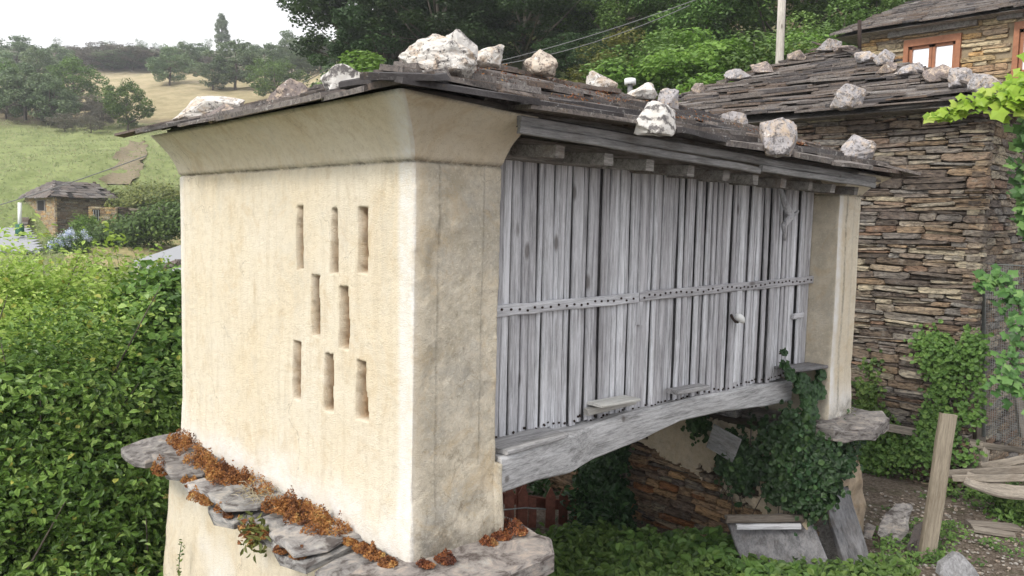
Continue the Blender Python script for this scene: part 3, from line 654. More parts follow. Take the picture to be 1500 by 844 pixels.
# crooked bottom beam
def sweep_beam():
    xs = np.linspace(3.22, 7.28, 60)
    zt = np.interp(xs, [3.2, 4.2, 4.9, 5.6, 6.3, 7.3], [-1.43, -1.44, -1.43, -1.44, -1.455, -1.50]) + .005 * np.sin(xs * 7)
    zb = np.interp(xs, [3.2, 3.6, 4.0, 4.35, 4.9, 5.43, 6.04, 6.6, 7.3], [-1.66, -1.67, -1.71, -1.70, -1.67, -1.61, -1.63, -1.68, -1.72])
    yf = np.interp(xs, [3.2, 3.9, 4.3, 5.0, 7.3], [3.47, 3.56, 3.66, 3.70, 3.72]); yb = yf * 0 + 4.02; V = []
    for k in range(60):
        w = .003 * math.sin(xs[k] * 5)
        V += [(xs[k], yf[k] + .015, zt[k]), (xs[k], yf[k], zt[k] - .02), (xs[k], yf[k] + w * .5 - .005, (zt[k] * .6 + zb[k] * .4)), (xs[k], yf[k] + w*.6, (zt[k]*.25 + zb[k]*.75)), (xs[k], yf[k] + .004, zb[k] + .014), (xs[k], yf[k] + .018, zb[k]), (xs[k], yb[k], zb[k] + .02), (xs[k], yb[k], zt[k] - .01)]
    V = np.array(V); V[:, 1] += fbm(V[:, 0], V[:, 1], V[:, 2], 5, 3) * .006; V[:, 2] += fbm(V[:, 0] + 4, V[:, 1], V[:, 2], 2, 3) * .010
    Fc = [[i*8+j, i*8+8+j, i*8+8+(j+1) % 8, i*8+(j+1) % 8] for i in range(59) for j in range(8)] + [list(range(8)), [59*8+j for j in range(8)][::-1]]
    obj('bottom_beam', mesh('bottom_beam', V, Fc, M['beam']), G)
sweep_beam()
board('floor_board', (3.26, 3.60, -1.418), (3.86, 3.66, -1.422), .26, .028, M['beam'], (0, 1, 0), rg, seg=4, parent=G)
# perch shelves on the plank side
def shelf(u0, v0, u1, v1, y, w, t, m, lab=None):
    a, b = P(u0, v0, y=y), P(u1, v1, y=y); o = board('shelf', a, b, w, t, m, (0, 1, 0), rg, seg=3, parent=G)
    if lab: o['label'] = lab
shelf(872, 593, 926, 583, 3.67, .16, .02, M['paleboard'], 'white weathered shelf board'); shelf(858, 604, 928, 587, 3.71, .05, .05, M['paleboard'])
shelf(985, 574, 1030, 566, 3.69, .12, .035, M['beam']); shelf(1150, 541, 1205, 534, 3.64, .22, .03, M['greyboard'], 'small grey shelf above the ivy')

# eaves: plate, soffit, fascia, rafter ends
board('wall_plate', (3.15, 3.70, .435), (7.66, 3.70, .44), .13, .15, M['darkbeam'], (0, 0, 1), rg, seg=12, parent=G)
board('soffit_board', (3.1, 3.60, .565), (7.9, 3.60, .485), .32, .02, M['darkbeam'], (0, 1, .12), rg, seg=8, parent=G)
board('soffit_board', (3.1, 3.34, .525), (7.9, 3.34, .445), .2, .02, M['darkbeam'], (0, 1, .1), rg, seg=8, parent=G)
for (xa, xb, dz) in ((3.03, 5.55, 0), (5.57, 7.62, 0)):
    board('fascia_board', (xa, 3.185, float(ez(xa)) - .070), (xb, 3.185, float(ez(xb)) - .088), .048, .03, M['fascia'], (0, 0, 1), rg, seg=8, parent=G)
board('fascia_board', (3.05, 3.205, float(ez(3.05)) - .024), (7.66, 3.205, float(ez(7.66)) - .036), .055, .03, M['fascia'], (0, 0, 1), rg, seg=10, parent=G)
xr = 3.42
while xr < 7.6:
    z = float(ez(xr)) - .135
    board('rafter_end', (xr, 3.75, z + .02), (xr + rg.uniform(-.02, .02), 3.26, z - .015), .085, .075, M['darkbeam'], (1, 0, 0), rg, seg=3, parent=G); xr += rg.uniform(.40, .5)

# hipped slate roof
EX0, EX1, EY0, EY1, KP = 2.22, 8.06, 3.12, 6.66, .36
YR = (EY0 + EY1) / 2; RUN = YR - EY0
def roofz(x, y):
    t = min(y - EY0, EY1 - y, x - EX0, EX1 - x); return float(ez(min(max(x, EX0), EX1))) + KP * t
def roof_deck():
    z = lambda x, t, o=-.02: float(ez(x)) + KP * t + o
    V = [(EX0+.16, EY0+.16, z(EX0, .16)), (EX1-.16, EY0+.16, z(EX1, .16)), (EX1-.16, EY1-.16, z(EX1, .16)), (EX0+.16, EY1-.16, z(EX0, .16)), (EX0+RUN, YR, z(EX0, RUN)), (EX1-RUN, YR, z(EX1, RUN))]
    B = [(EX0+.17, EY0+.17, z(EX0, .1)-.012), (EX1-.17, EY0+.17, z(EX1, .1)-.012), (EX1-.17, EY1-.17, z(EX1, .1)-.012), (EX0+.17, EY1-.17, z(EX0, .1)-.012)]
    Fc = [[0, 1, 5, 4], [1, 2, 5], [2, 3, 4, 5], [3, 0, 4], [6, 9, 8, 7], [0, 6, 7, 1], [1, 7, 8, 2], [2, 8, 9, 3], [3, 9, 6, 0]]
    obj('roof_deck', mesh('roof_deck', V + B, Fc, M['darkbeam']), G)
roof_deck()
def slates_on(rng, A, Bp, up, run, kp, zf, exposure, wr, thick, hipL=True, hipR=True, tilt=.05, lenf=2.0, jag=.03, lift=.012, hipLf=1.):
    """rows of slates between eave points A and B; up = horizontal direction up the slope; zf(x,y)=deck height"""
    A, Bp = np.asarray(A, float), np.asarray(Bp, float); L = np.linalg.norm(Bp - A); e = (Bp - A) / L; up = np.asarray(up, float); out = []; t = -.05; row = 0
    sgn = 1 if np.cross(e, up)[2] > 0 else -1; c = 1 / math.sqrt(1 + kp * kp)
    while t < run - .02:
        lo = max(t, 0) * hipLf if hipL else 0; hi = L - (max(t, 0) if hipR else 0)
        a = lo - rng.uniform(0, .15) * wr[0]; 
        while a < hi - .02:
            w = rng.uniform(*wr) * (1.5 if rng.random() < .15 else 1); w = min(w, hi - a + .04)
            if w < .06: break
            ln = exposure * lenf * rng.uniform(.85, 1.15); tt = t + rng.uniform(-jag, jag); cc = a + w / 2
            h = (tt + ln * c / 2); p = A + e * cc + up * h
            base = A + e * cc; z0 = zf(base[0], base[1])
            tl = math.atan(kp) - tilt * rng.uniform(.3, 1.6); th = rng.uniform(*thick)
            yaw = rng.gauss(0, .045); roll = rng.gauss(0, .02)
            ee = e * math.cos(yaw) + up * math.sin(yaw); uu = up * math.cos(yaw) - e * math.sin(yaw)
            sl = uu * math.cos(tl) + np.array([0, 0, math.sin(tl)]); n = np.cross(ee * sgn, sl); n = nrm(n + ee * roll)
            zz = z0 + kp * h + ln/2 * math.sin(tilt) * .6 + th * .5 + rng.uniform(0, lift)
            out.append((np.array([p[0], p[1], zz]), ee * sgn * w * 1.02, sl * ln, n * th)); a += w * rng.uniform(.93, 1.0)
        t += exposure * rng.uniform(.85, 1.15); row += 1
    return out
rs = random.Random(12)
zf = lambda x, y: float(ez(min(max(x, EX0), EX1)))
SL = slates_on(rs, (EX0-.02, EY0, 0), (EX1+.02, EY0, 0), (0, 1, 0), RUN, KP, zf, .128, (.35, 1.15), (.024, .046), tilt=.20, lift=.04, jag=.03, lenf=1.7)
SL += slates_on(rs, (EX0, EY1+.02, 0), (EX0, EY0-.02, 0), (1, 0, 0), RUN, KP, zf, .11, (.35, .9), (.016, .032), tilt=.06, lift=.012, lenf=1.5)
pieces('slate', SL, SLATES, 'slate', M['slate'], G, 295)
SB = slates_on(rs, (EX1, EY0, 0), (EX1, EY1, 0), (-1, 0, 0), RUN - .15, KP, zf, .17, (.3, .6), (.018, .03), lenf=1.15, tilt=.02) + slates_on(rs, (EX1-.1, EY1, 0), (EX0+.25, EY1, 0), (0, -1, 0), RUN - .15, KP, zf, .17, (.3, .6), (.018, .03), lenf=1.15, tilt=.02)
# ridge and hip capping slates
for i in range(14):
    f = i / 13; xx = EX0 + RUN + (EX1 - EX0 - 2*RUN) * f; SB.append((np.array([xx, YR, roofz(xx, YR) + .022]), np.array([rs.uniform(.3, .5), rs.uniform(-.04, .04), 0]), np.array([0, .26, rs.uniform(-.03, .01)]), np.array([0, 0, .03])))
for i in range(8):
    f = (i + .5) / 8 * RUN; xx, yy = EX0 + f, EY0 + f; a = nrm([1, 1, 0]); b = np.array([-a[1], a[0], 0]); SB.append((np.array([xx, yy, roofz(xx, yy) + .045]), a * .42 + [0, 0, .09], b * .38, np.array([-.006, -.006, .03])))
    xf = EX1 - f; a = nrm([-1, 1, 0]); b = np.array([-a[1], a[0], 0]); SB.append((np.array([xf, yy, roofz(xf, yy) + .04]), a * .46 + [0, 0, .10], b * .5, np.array([.006, -.006, .026])))
    yy = EY1 - f; a = nrm([1, -1, 0]); b = np.array([-a[1], a[0], 0]); SB.append((np.array([xx, yy, roofz(xx, yy) + .03]), a * .62 + [0, 0, .15], b * .16, np.array([-.006, .006, .018])))
L = [((SLATES[i % 14][0] @ np.array([X, Y, Z])) + c, SLATES[i % 14][1], rs.random()) for i, (c, X, Y, Z) in enumerate(SB)]
V, Fc, v = join(L); obj('slate', mesh('slate', V, Fc, M['slate'], v=v), G, kind='stuff')
# big flat corner slabs
def zslab(uv, z, nm='slate', t=.035, m='slate', par=G, dz=None, **k):
    pts = [P(u, v, z=z + (dz[i] if dz else 0)) for i, (u, v) in enumerate(uv)]
    pts = pts if np.cross(pts[1] - pts[0], pts[2] - pts[1])[2] > 0 else pts[::-1]
    return panel(nm, pts, (0, 0, 1), t, M[m], jit=.012, rng=rg, parent=par, **k)
def near_corner_slab():
    for (cx, cy, sx, sy, z, a) in ((2.47, 3.44, .60, .50, .685, .45), (2.78, 3.60, .50, .42, .73, .65), (3.0, 3.85, .5, .4, .83, .7)):
        c, s = math.cos(a), math.sin(a); pts = [(cx + c*px - s*py, cy + s*px + c*py, z + .06*px) for px, py in ((-sx/2, -sy/2), (sx/2*.8, -sy/2), (sx/2, -sy/4), (sx/2*.9, sy/2), (-sx/2*.8, sy/2))]
        panel('slate', pts, (0, 0, 1), .04, M['slate'], jit=.01, rng=rg, parent=G, label='broad flat slab capping the near roof corner')
near_corner_slab()
# dead needles and moss lodged between the slates
rn = np.random.RandomState(4); C = []
for _ in range(46):
    xx = rn.uniform(3.2, 7.8); yy = rn.uniform(EY0 + .5, YR - .02); n_ = rn.randint(20, 90); C.append(np.stack([xx + rn.normal(0, .09, n_), yy + rn.normal(0, .05, n_), np.full(n_, roofz(xx, yy)) + .075 + rn.uniform(-.01, .02, n_)], 1))
foliage('dead_leaf_litter', rn, np.concatenate(C), .02, M['dry'], parent=None, tri=True, asp=.4, kind='stuff', label='brown dead leaves and moss lodged between the granary slates', cat='leaf litter')

# boulders weighing the roof down
def on_roof(u, v, face='f'):
    best = None
    for d in np.arange(2.6, 9, .02):
        p = P(u, v, d=d)
        if EX0 - .1 < p[0] < EX1 and EY0 - .1 < p[1] < EY1 + .1 and p[2] <= roofz(p[0], p[1]) + .07: return p
    return None
GR = 'boulders holding down the granary roof'
def groof(px, v0, v1, m, label, seed, fallback, lift=0., **k):
    p = on_roof(sum(px) / 2, v1 - 4)
    if p is None: p = P(sum(px) / 2, v1, d=fallback)
    p = P(sum(px) / 2, v1, d=depth(p)); p = p + np.array([0, 0, lift]); rock(px, v0, v1, p, M[m], label, GR, seed, **k)
rock((583, 699), 52, 114, P(641, 114, d=4.25), M['rock'], 'largest white boulder on the slab at the near corner of the granary roof', GR, 5, dep=.7, cuts=0, rough=.10)
rock((650, 700), 47, 104, P(675, 104, d=4.75), M['rock4'], 'upright white boulder standing right behind the largest one', GR, 8, dep=.8, rotz=.6)
rock((694, 739), 66, 97, P(716, 97, d=5.3), M['rock'], 'low white boulder right of the upright one, on the roof hip', GR, 15, dep=.9)
groof((766, 817), 73, 109, 'rock5', 'pinkish white pointed boulder alone on the ridge of the granary', 21, 6.2, rotz=.2, cuts=8)
groof((856, 907), 106, 135, 'rock', 'white lichen-spotted boulder on the middle of the granary ridge', 33, 7.0)
groof((918, 965), 121, 146, 'rock', 'white black-spotted boulder beside the white cap', 40, 7.5)
groof((962, 997), 129, 162, 'rock2', 'grey boulder behind the striped one at the far ridge end', 44, 7.8)
groof((927, 989), 150, 198, 'rock4', 'black and white striped boulder low on the middle of the front slope', 55, 6.2, cuts=7, dep=.7)
groof((1052, 1096), 165, 187, 'rock2', 'small pale boulder by the far hip in front of the barn eave', 61, 8.0)
groof((1115, 1166), 173, 228, 'rock2', 'tall grey two-tone boulder near the far eave', 70, 7.4, cuts=12)
groof((1218, 1277), 197, 236, 'rock2', 'grey block-shaped boulder nearest the far corner of the granary roof', 82, 7.9, cuts=6, rotz=.3)
rock((252, 362), 138, 176, P(305, 178, x=2.55) , M['rock'], 'long flat white boulder near the left end of the eave', GR, 91, dep=.5, cuts=12)
rock((300, 358), 150, 180, P(330, 182, x=2.40), M['rock3'], 'dark brown slate wedge leaning on the long white boulder', GR, 96, dep=.5, cuts=8)
rock((391, 455), 118, 160, P(422, 160, x=2.50), M['rock3'], 'reddish brown block with a slate lid on the end slope', GR, 97, dep=.8, cuts=6)
rock((470, 544), 97, 136, P(506, 136, x=2.60), M['rock4'], 'pale streaked boulder left of the near roof corner', GR, 98, dep=.6, cuts=8)
t = thing('vent_cap', 'small white round cap sticking up behind the granary ridge', 'pipe', P(923, 130, d=9.5))
tube('pipe', [P(923, 190, d=9.5), P(923, 124, d=9.5)], .03, M['cable'], 10, parent=t); tube('cap', [P(923, 124, d=9.5), P(923, 116, d=9.5)], .068, M['white'], 12, parent=t)

# ledge slabs of the end walls
def slab_xy(pts, z, t, lab=None, tilt=(0, 0), par=G, m='ledge', jit=.014, nm='ledge_slab'):
    cx = sum(p[0] for p in pts) / len(pts); cy = sum(p[1] for p in pts) / len(pts)
    Q = [(p[0], p[1], z + tilt[0] * (p[0] - cx) + tilt[1] * (p[1] - cy)) for p in pts]
    a = sum(Q[i][0]*Q[(i+1) % len(Q)][1] - Q[(i+1) % len(Q)][0]*Q[i][1] for i in range(len(Q)))
    if a < 0: Q = Q[::-1]
    o = panel(nm, Q, (0, 0, 1), t, M[m], jit=jit, cham=.02, rng=rg, parent=par)
    if lab: o['label'] = lab
    return o
ylist = [6.98, 6.35, 5.72, 5.28, 4.80, 4.38, 3.92, 3.62]
for i in range(7):
    ya, yb = ylist[i], ylist[i+1]; ov = rg.uniform(.02, .10) if i else 0
    slab_xy([(2.13 + ov, ya - .02), (2.09 + ov, (ya+yb)/2), (2.13 + ov, yb + .02), (2.72, yb + .01), (2.72, ya - .01)], ZL - .02 - rg.uniform(0, .03), .06, tilt=(.10, rg.uniform(-.04, .04)), lab='pale grey pointed end slab' if i == 0 else None)
    if i % 2 == 1: slab_xy([(2.16, ya), (2.13, yb + .1), (2.3, yb), (2.55, yb + .05), (2.55, ya)], ZL + .015, .04, tilt=(.05, .03))
slab_xy([(2.06, 3.60), (2.00, 3.28), (2.25, 3.06), (3.28, 3.06), (3.42, 3.22), (3.46, 3.60), (3.40, 4.3), (2.75, 4.3), (2.7, 3.62)], ZL - .01, .13, 'large corner slab with rounded lichened edge', jit=.012)
slab_xy([(7.35, 3.55), (7.30, 3.30), (7.62, 3.10), (8.20, 3.12), (8.42, 3.28), (8.40, 3.9), (8.3, 4.3), (7.35, 4.3)], ZL - .01, .13, 'grey slab under the far pillar', jit=.02)
slab_xy([(7.30, 4.32), (8.35, 4.32), (8.35, 6.9), (7.3, 6.9)], ZL - .01, .12)

# ------------------------------------------------------------------ supports under both ends
S1 = thing('support_wall', 'cream plastered support wall below the near end of the granary', 'wall', (2.9, 5, -6))
def near_support():
    zs = np.arange(-6.2, -2.02, .06); ys = np.arange(3.42, 6.90, .04); V = []; Wt = []
    pth = [(2.50, y, -1, 0) for y in ys[::-1]] + [(x, 3.42, 0, -1) for x in np.arange(2.52, 3.3, .05)] + [(3.3, 3.42, 1, 0), (3.3, 6.88, 1, 0)]
    for z in zs:
        for (x, y, nx, ny) in pth:
            fl = .12 * max(0, (-2.35 - z)) ** .8 if z < -2.35 else 0
            yy = y + (fl * 1.0 if y > 6 else 0) * (y - 6) / .88 - (fl * .25 if y < 3.5 else 0); b = float(fbm(x, y, z, 1.7, 4)) * .05
            V.append((x + nx * (b + fl * .25), yy + ny * b, z)); Wt.append(float(np.clip(fbm(x, y + 3, z, 1.8, 3) * 1.6, 0, .8)))
    n = len(pth); Fc = [[i*n+j, i*n+(j+1) % n, (i+1)*n+(j+1) % n, (i+1)*n+j] for i in range(len(zs)-1) for j in range(n)] + [[(len(zs)-1)*n+j for j in range(n)]]
    obj('plaster_face', mesh('plaster_face', V, Fc, M['plaster'], True, attrs=dict(side=[0]*len(V), white=Wt, bare=[0]*len(V), dark=[0]*len(V))), S1)
near_support()
S2 = thing('support_wall', 'brown stone support wall with peeling cream plaster under the far end, half hidden by ivy', 'wall', (7.4, 5, -3.4))
V, Fc = box_vf((7.72, 5.15, -2.85), (1.0, 0, 0), (0, 3.26, 0), (0, 0, 1.7)); obj('wall_core', mesh('wall_core', V, Fc, M['mortar']), S2)
XS = 7.12
def plastered(a, z):       # a = distance from far left end (y=6.8) towards -y ; plaster lies above a ragged diagonal
    y = 6.82 - a; lim = np.interp(y, [3.3, 3.9, 4.4, 4.9, 5.4, 5.8, 6.8], [-2.9, -2.80, -2.66, -2.56, -2.50, -2.35, -2.25]) + .06 * float(fbm(y, z * .2, 0, 5, 3)); return z > lim
rw = random.Random(31)
st = courses(rw, (XS, 6.82, -3.75), (0, -1, 0), (1, 0, 0), 3.32, 1.78, (.05, .115), (.12, .34), .14, keep=lambda a, z: not plastered(a, z - 3.75 - .03), slope=0., rotj=.05)
pieces('stone', st, STONES, 'supstone', M['supstone'], S2, 280)
st = courses(rw, (7.2, 3.50, -3.75), (1, 0, 0), (0, 1, 0), .95, 1.7, (.06, .12), (.12, .35), .14)
pieces('side_stone', st, STONES, 'supstone2', M['supstone'], S2, 100)
def ragged_plaster():
    g = .017; ys = np.arange(3.40, 6.8, g); zs = np.arange(-3.3, -2.0, g); idx = {}; V = []; Fc = []
    Y, Z = np.meshgrid(ys, zs, indexing='ij'); lim = np.interp(Y, [3.3, 3.9, 4.4, 4.9, 5.4, 5.8, 6.8], [-2.9, -2.80, -2.66, -2.56, -2.50, -2.35, -2.25]) + .16 * fbm(Y, Z, Z*0, 4, 5)
    keep = (Z > lim) & (fbm(Y, Z, Z*0 + 2, 4.5, 5) < .38) & ((Z > -2.95) | (Y > 4.6)); J = np.stack([fbm(Y, Z, Z*0+5, 60, 2), fbm(Y, Z, Z*0+8, 60, 2)], -1) * g * .9; D_ = fbm(Y, Z, Z*0+1, 3, 5)
    def vid(i, j, b):
        if (i, j, b) not in idx:
            idx[(i, j, b)] = len(V); y, z = ys[i], zs[j]; V.append((XS - .030 + .05 * D_[i, j] - .05*max(0, 3.6 - y) + (.05 if b else 0), y + J[i, j, 0], z + J[i, j, 1]))
        return idx[(i, j, b)]
    for i in range(len(ys) - 1):
        for j in range(len(zs) - 1):
            if keep[i, j]:
                Fc.append([vid(i, j, 0), vid(i, j+1, 0), vid(i+1, j+1, 0), vid(i+1, j, 0)])
                for (di, dj, e) in ((-1, 0, ((i, j), (i, j+1))), (1, 0, ((i+1, j+1), (i+1, j))), (0, -1, ((i+1, j), (i, j))), (0, 1, ((i, j+1), (i+1, j+1)))):
                    a, b = i + di, j + dj
                    if not (0 <= a < len(ys) and 0 <= b < len(zs)) or not keep[a, b]: Fc.append([vid(*e[0], 0), vid(*e[0], 1), vid(*e[1], 1), vid(*e[1], 0)])
    obj('peeling_plaster', mesh('peeling_plaster', V, Fc, M['plaster'], attrs=dict(side=[.12]*len(V), white=[0]*len(V), bare=[.35]*len(V), dark=[.15]*len(V))), S2)
ragged_plaster()
# plaster lump at the right corner of the support
def corner_lump():
    V, Fc = rock_vf(17, 16, 4, .12); V = V * [.80, .45, 1.6]; V[:, 0] += (-.25) * V[:, 2]; V += (fbm(V[:, 0], V[:, 1], V[:, 2], 5, 3) * .09)[:, None] * [1, 1, .3]
    me = mesh('corner_plaster', V + [8.12, 3.58, -2.75], Fc, M['plaster'], True, attrs=dict(side=[.1]*len(V), white=[.1]*len(V), bare=[.6]*len(V), dark=[.2]*len(V))); obj('corner_plaster', me, S2)
corner_lump()
bx = P(1061, 650, x=6.86); o = board('hanging_board', bx + [0, .16, .05], bx + [0, -.14, -.04], .26, .02, M['greyboard'], (0, .2, 1), rg, seg=3, label='small square grey board lodged in the dark ivy', cat='board')

# ================================================================== THE BARN
XB = 11.0
B = thing('stone_barn', 'dark slate-stone barn with hipped slate roof right behind the granary', 'barn', (XB, 3.2, -3.3))
rb = random.Random(77)
V, Fc = box_vf((XB + .10 + 3.9, 7.38, -1.0), (7.8, 0, 0), (0, 7.9, 0), (0, 0, 4.9)); obj('wall_core', mesh('wall_core', V, Fc, M['mortar']), B)
BS = []
BS += courses(rb, (XB, 8.9, -3.4), (0, -1, 0), (1, 0, 0), 5.66, 4.92, (.032, .105), (.12, .6), .16, slope=0, rotj=.035)
pieces('stone', BS, STONES, 'barnstone', M['barnstone'], B, 295)
BS2 = courses(rb, (XB + .02, 3.27, -3.4), (1, 0, 0), (0, 1, 0), 4.5, 4.92, (.06, .13), (.15, .5), .16)
L = [((STONES[i % 16][0] @ np.array([X, Y, Z])) + c, STONES[i % 16][1], rb.random()) for i, (c, X, Y, Z) in enumerate(BS2)]
V, Fc, v = join(L); obj('side_stone', mesh('side_stone', V, Fc, M['barnstone'], v=v), B, kind='stuff')
BX0, BY0, BW, BK, BZ, BYL = 10.66, 2.98, 4.24, .4245, 1.53, 9.75
def bz(x, y): return BZ
V = [(BX0+.04, BY0+.04, BZ-.05), (BX0+2*BW, BY0+.04, BZ-.05), (BX0+2*BW, BYL, BZ-.05), (BX0+.04, BYL, BZ-.05), (BX0+BW, BY0+BW, BZ-.05+BK*BW)]
obj('roof_deck', mesh('roof_deck', V, [[0, 1, 4], [1, 2, 4], [2, 3, 4], [3, 0, 4], [3, 2, 1, 0]], M['darkbeam']), B)
SL = slates_on(rb, (BX0, BYL, 0), (BX0, BY0, 0), (1, 0, 0), BW, BK, bz, .098, (.22, .85), (.016, .040), tilt=.22, lift=.05, jag=.04, lenf=1.7, hipLf=(BYL - BY0 - BW) / BW)
pieces('slate', SL, SLATES, 'slate2', M['slate2'], B, 295)
SB = slates_on(rb, (BX0, BY0, 0), (BX0+2*BW, BY0, 0), (0, 1, 0), BW, BK, bz, .18, (.3, .6), (.02, .035))
pass
for i in range(26):
    f = (i + .5) / 26 * BW
    for sy in (1, -1):
        yy = BY0 + f if sy > 0 else BYL - f * (BYL - BY0 - BW) / BW; a = nrm([1, 1, 0]) if sy > 0 else nrm([BW, -(BYL - BY0 - BW), 0]); b = np.array([-a[1], a[0], 0]); SB.append((np.array([BX0+f, yy, BZ + BK*f + .015]), a * .5 + [0, 0, .15 if sy > 0 else .18], b * rb.uniform(.2, .34), np.array([-.008, 0, .022])))
L = [((SLATES[i % 14][0] @ np.array([X, Y, Z])) + c, SLATES[i % 14][1], rb.random()) for i, (c, X, Y, Z) in enumerate(SB)]
V, Fc, v = join(L); obj('slate', mesh('slate', V, Fc, M['slate2'], v=v), B, kind='stuff')
def on_barn(u, v):
    for d in np.arange(7, 22, .03):
        p = P(u, v, d=d); t = min(p[0] - BX0, p[1] - BY0, BX0 + 2*BW - p[0], (BYL - p[1]) * BW / (BYL - BY0 - BW))
        if t > -.05 and p[2] <= BZ + BK * max(t, 0) + .05: return p
    return None
GB = 'boulders along the barn roof hips'
BL = [((1195, 1233), 57, 76, 'rock2', 'pale boulder at the very peak of the barn roof'), ((1219, 1260), 65, 79, 'rock3', 'flat dark stone just right of the barn roof peak'),
      ((1250, 1281), 75, 93, 'rock2', 'first grey boulder below the dark flat stone on the barn hip'), ((1272, 1312), 73, 99, 'rock2', 'pointed whitish boulder below the left edge of the house window'),
      ((1282, 1314), 91, 109, 'rock3', 'small purplish boulder tucked below the pointed whitish one'), ((1307, 1354), 91, 112, 'rock2', 'wide light grey boulder under the left window pane'),
      ((1350, 1396), 95, 121, 'rock3', 'dark slanting boulder under the right window pane'), ((1388, 1424), 99, 129, 'rock2', 'second boulder from the lower end of the barn hip'),
      ((1419, 1466), 106, 136, 'rock2', 'largest white-grey boulder at the lower end of the barn hip'), ((1218, 1264), 125, 160, 'rock2', 'lone grey boulder low on the front slope of the barn roof'),
      ((1153, 1181), 74, 92, 'rock3', 'brownish block right of the utility pole on the barn roof'), ((1099, 1136), 90, 108, 'rock3', 'rounded grey stone left of the utility pole on the barn roof'),
      ((1060, 1099), 102, 118, 'rock2', 'low pale stone on the left hip of the barn roof'), ((1011, 1033), 122, 139, 'rock3', 'lowest small round stone on the left hip of the barn roof')]
for i, (px, v0, v1, m, lab) in enumerate(BL):
    p = None
    for dv in (3, 0, -3, 6, 10, 14):
        p = on_barn(sum(px) / 2, v1 - 3 + dv)
        if p is not None: break
    if p is None: p = P(sum(px)/2, v1, d=13)
    rock(px, v0, v1, P(sum(px) / 2, v1, d=depth(p)), M[m], lab, GB, 120 + i, dep=.8, rotz=i, cuts=9)
# rusty pipe at the barn peak
t = tube('iron_pipe', [P(1259, 75, d=14.6), P(1259, 30, d=14.6)], .035, M['rust'], 7, label='thin rusty iron pipe standing at the peak of the barn roof', cat='pipe')
# lintel-like bracket on the barn corner
t = tube('wall_bracket', [P(1404, 172, x=10.97), P(1440, 168, x=10.85), P(1446, 172, x=10.8)], .025, M['rust'], 6, label='short dark iron bracket at the top corner of the barn wall', cat='bracket')

# ================================================================== THE HOUSE BEHIND
XH = 19.0
H = thing('stone_house', 'golden-brown stone house with wood-framed windows above the barn', 'house', (XH, 6, 0))
rh = random.Random(8)
hy1, hy0 = 8.55, 1.5
def eave_z(y): return 4.36 + .018 * (8.6 - y)
WINS = [(P(1325, 62, x=XH), P(1405, 108, x=XH)), (P(1487, 33, x=XH), P(1560, 112, x=XH))]
wins = []
for a, b in WINS:
    ya, yb = max(a[1], b[1]), min(a[1], b[1]); zt = (a[2] + P(0 + scr(b)[0], 47 if a is WINS[0][0] else 25, x=XH)[2]) / 2; zt = max(a[2], zt); zb = zt - 1.15; wins.append((ya, yb, zt, zb))
def khouse(a, z):
    y = hy1 - a; z = z - .5
    for ya, yb, zt, zb in wins:
        if yb - .12 < y < ya + .12 and zb - .05 < z < zt + .06: return False
    return True
HS = courses(rh, (XH, hy1, -.5), (0, -1, 0), (1, 0, 0), hy1 - hy0, 4.86, (.07, .16), (.2, .7), .2, keep=khouse)
pieces('stone', [s for s in HS if s[0][2] > 1.6 and s[0][1] > 3.2], STONES, 'housestone', M['housestone'], H, 290)
L = [((STONES[i % 16][0] @ np.array([X, Y, Z])) + c, STONES[i % 16][1], rh.random()) for i, (c, X, Y, Z) in enumerate([s for s in HS if not (s[0][2] > 1.6 and s[0][1] > 3.2)])]
V, Fc, v = join(L); obj('stone', mesh('stone', V, Fc, M['housestone'], v=v), H, kind='stuff')
segs = [(hy1 - .02, wins[0][0], 4.4, -.5), (wins[0][0], wins[0][1], wins[0][3], -.5), (wins[0][0], wins[0][1], 4.4, wins[0][2]), (wins[0][1], wins[1][0], 4.4, -.5), (wins[1][0], wins[1][1], wins[1][3], -.5), (wins[1][0], wins[1][1], 4.5, wins[1][2]), (wins[1][1], hy0, 4.5, -.5)]
L = []
for ya, yb, zt, zb in segs: L.append((*box_vf((XH + .25, (ya+yb)/2, (zt+zb)/2), (.36, 0, 0), (0, ya - yb, 0), (0, 0, zt - zb)), 0))
L.append((*box_vf((XH + 3.2, hy1 - .15, 1.9), (6, 0, 0), (0, .3, 0), (0, 0, 4.8)), 0)); V, Fc, _ = join(L); obj('wall', mesh('wall', V, Fc, M['mortar_light']), H)
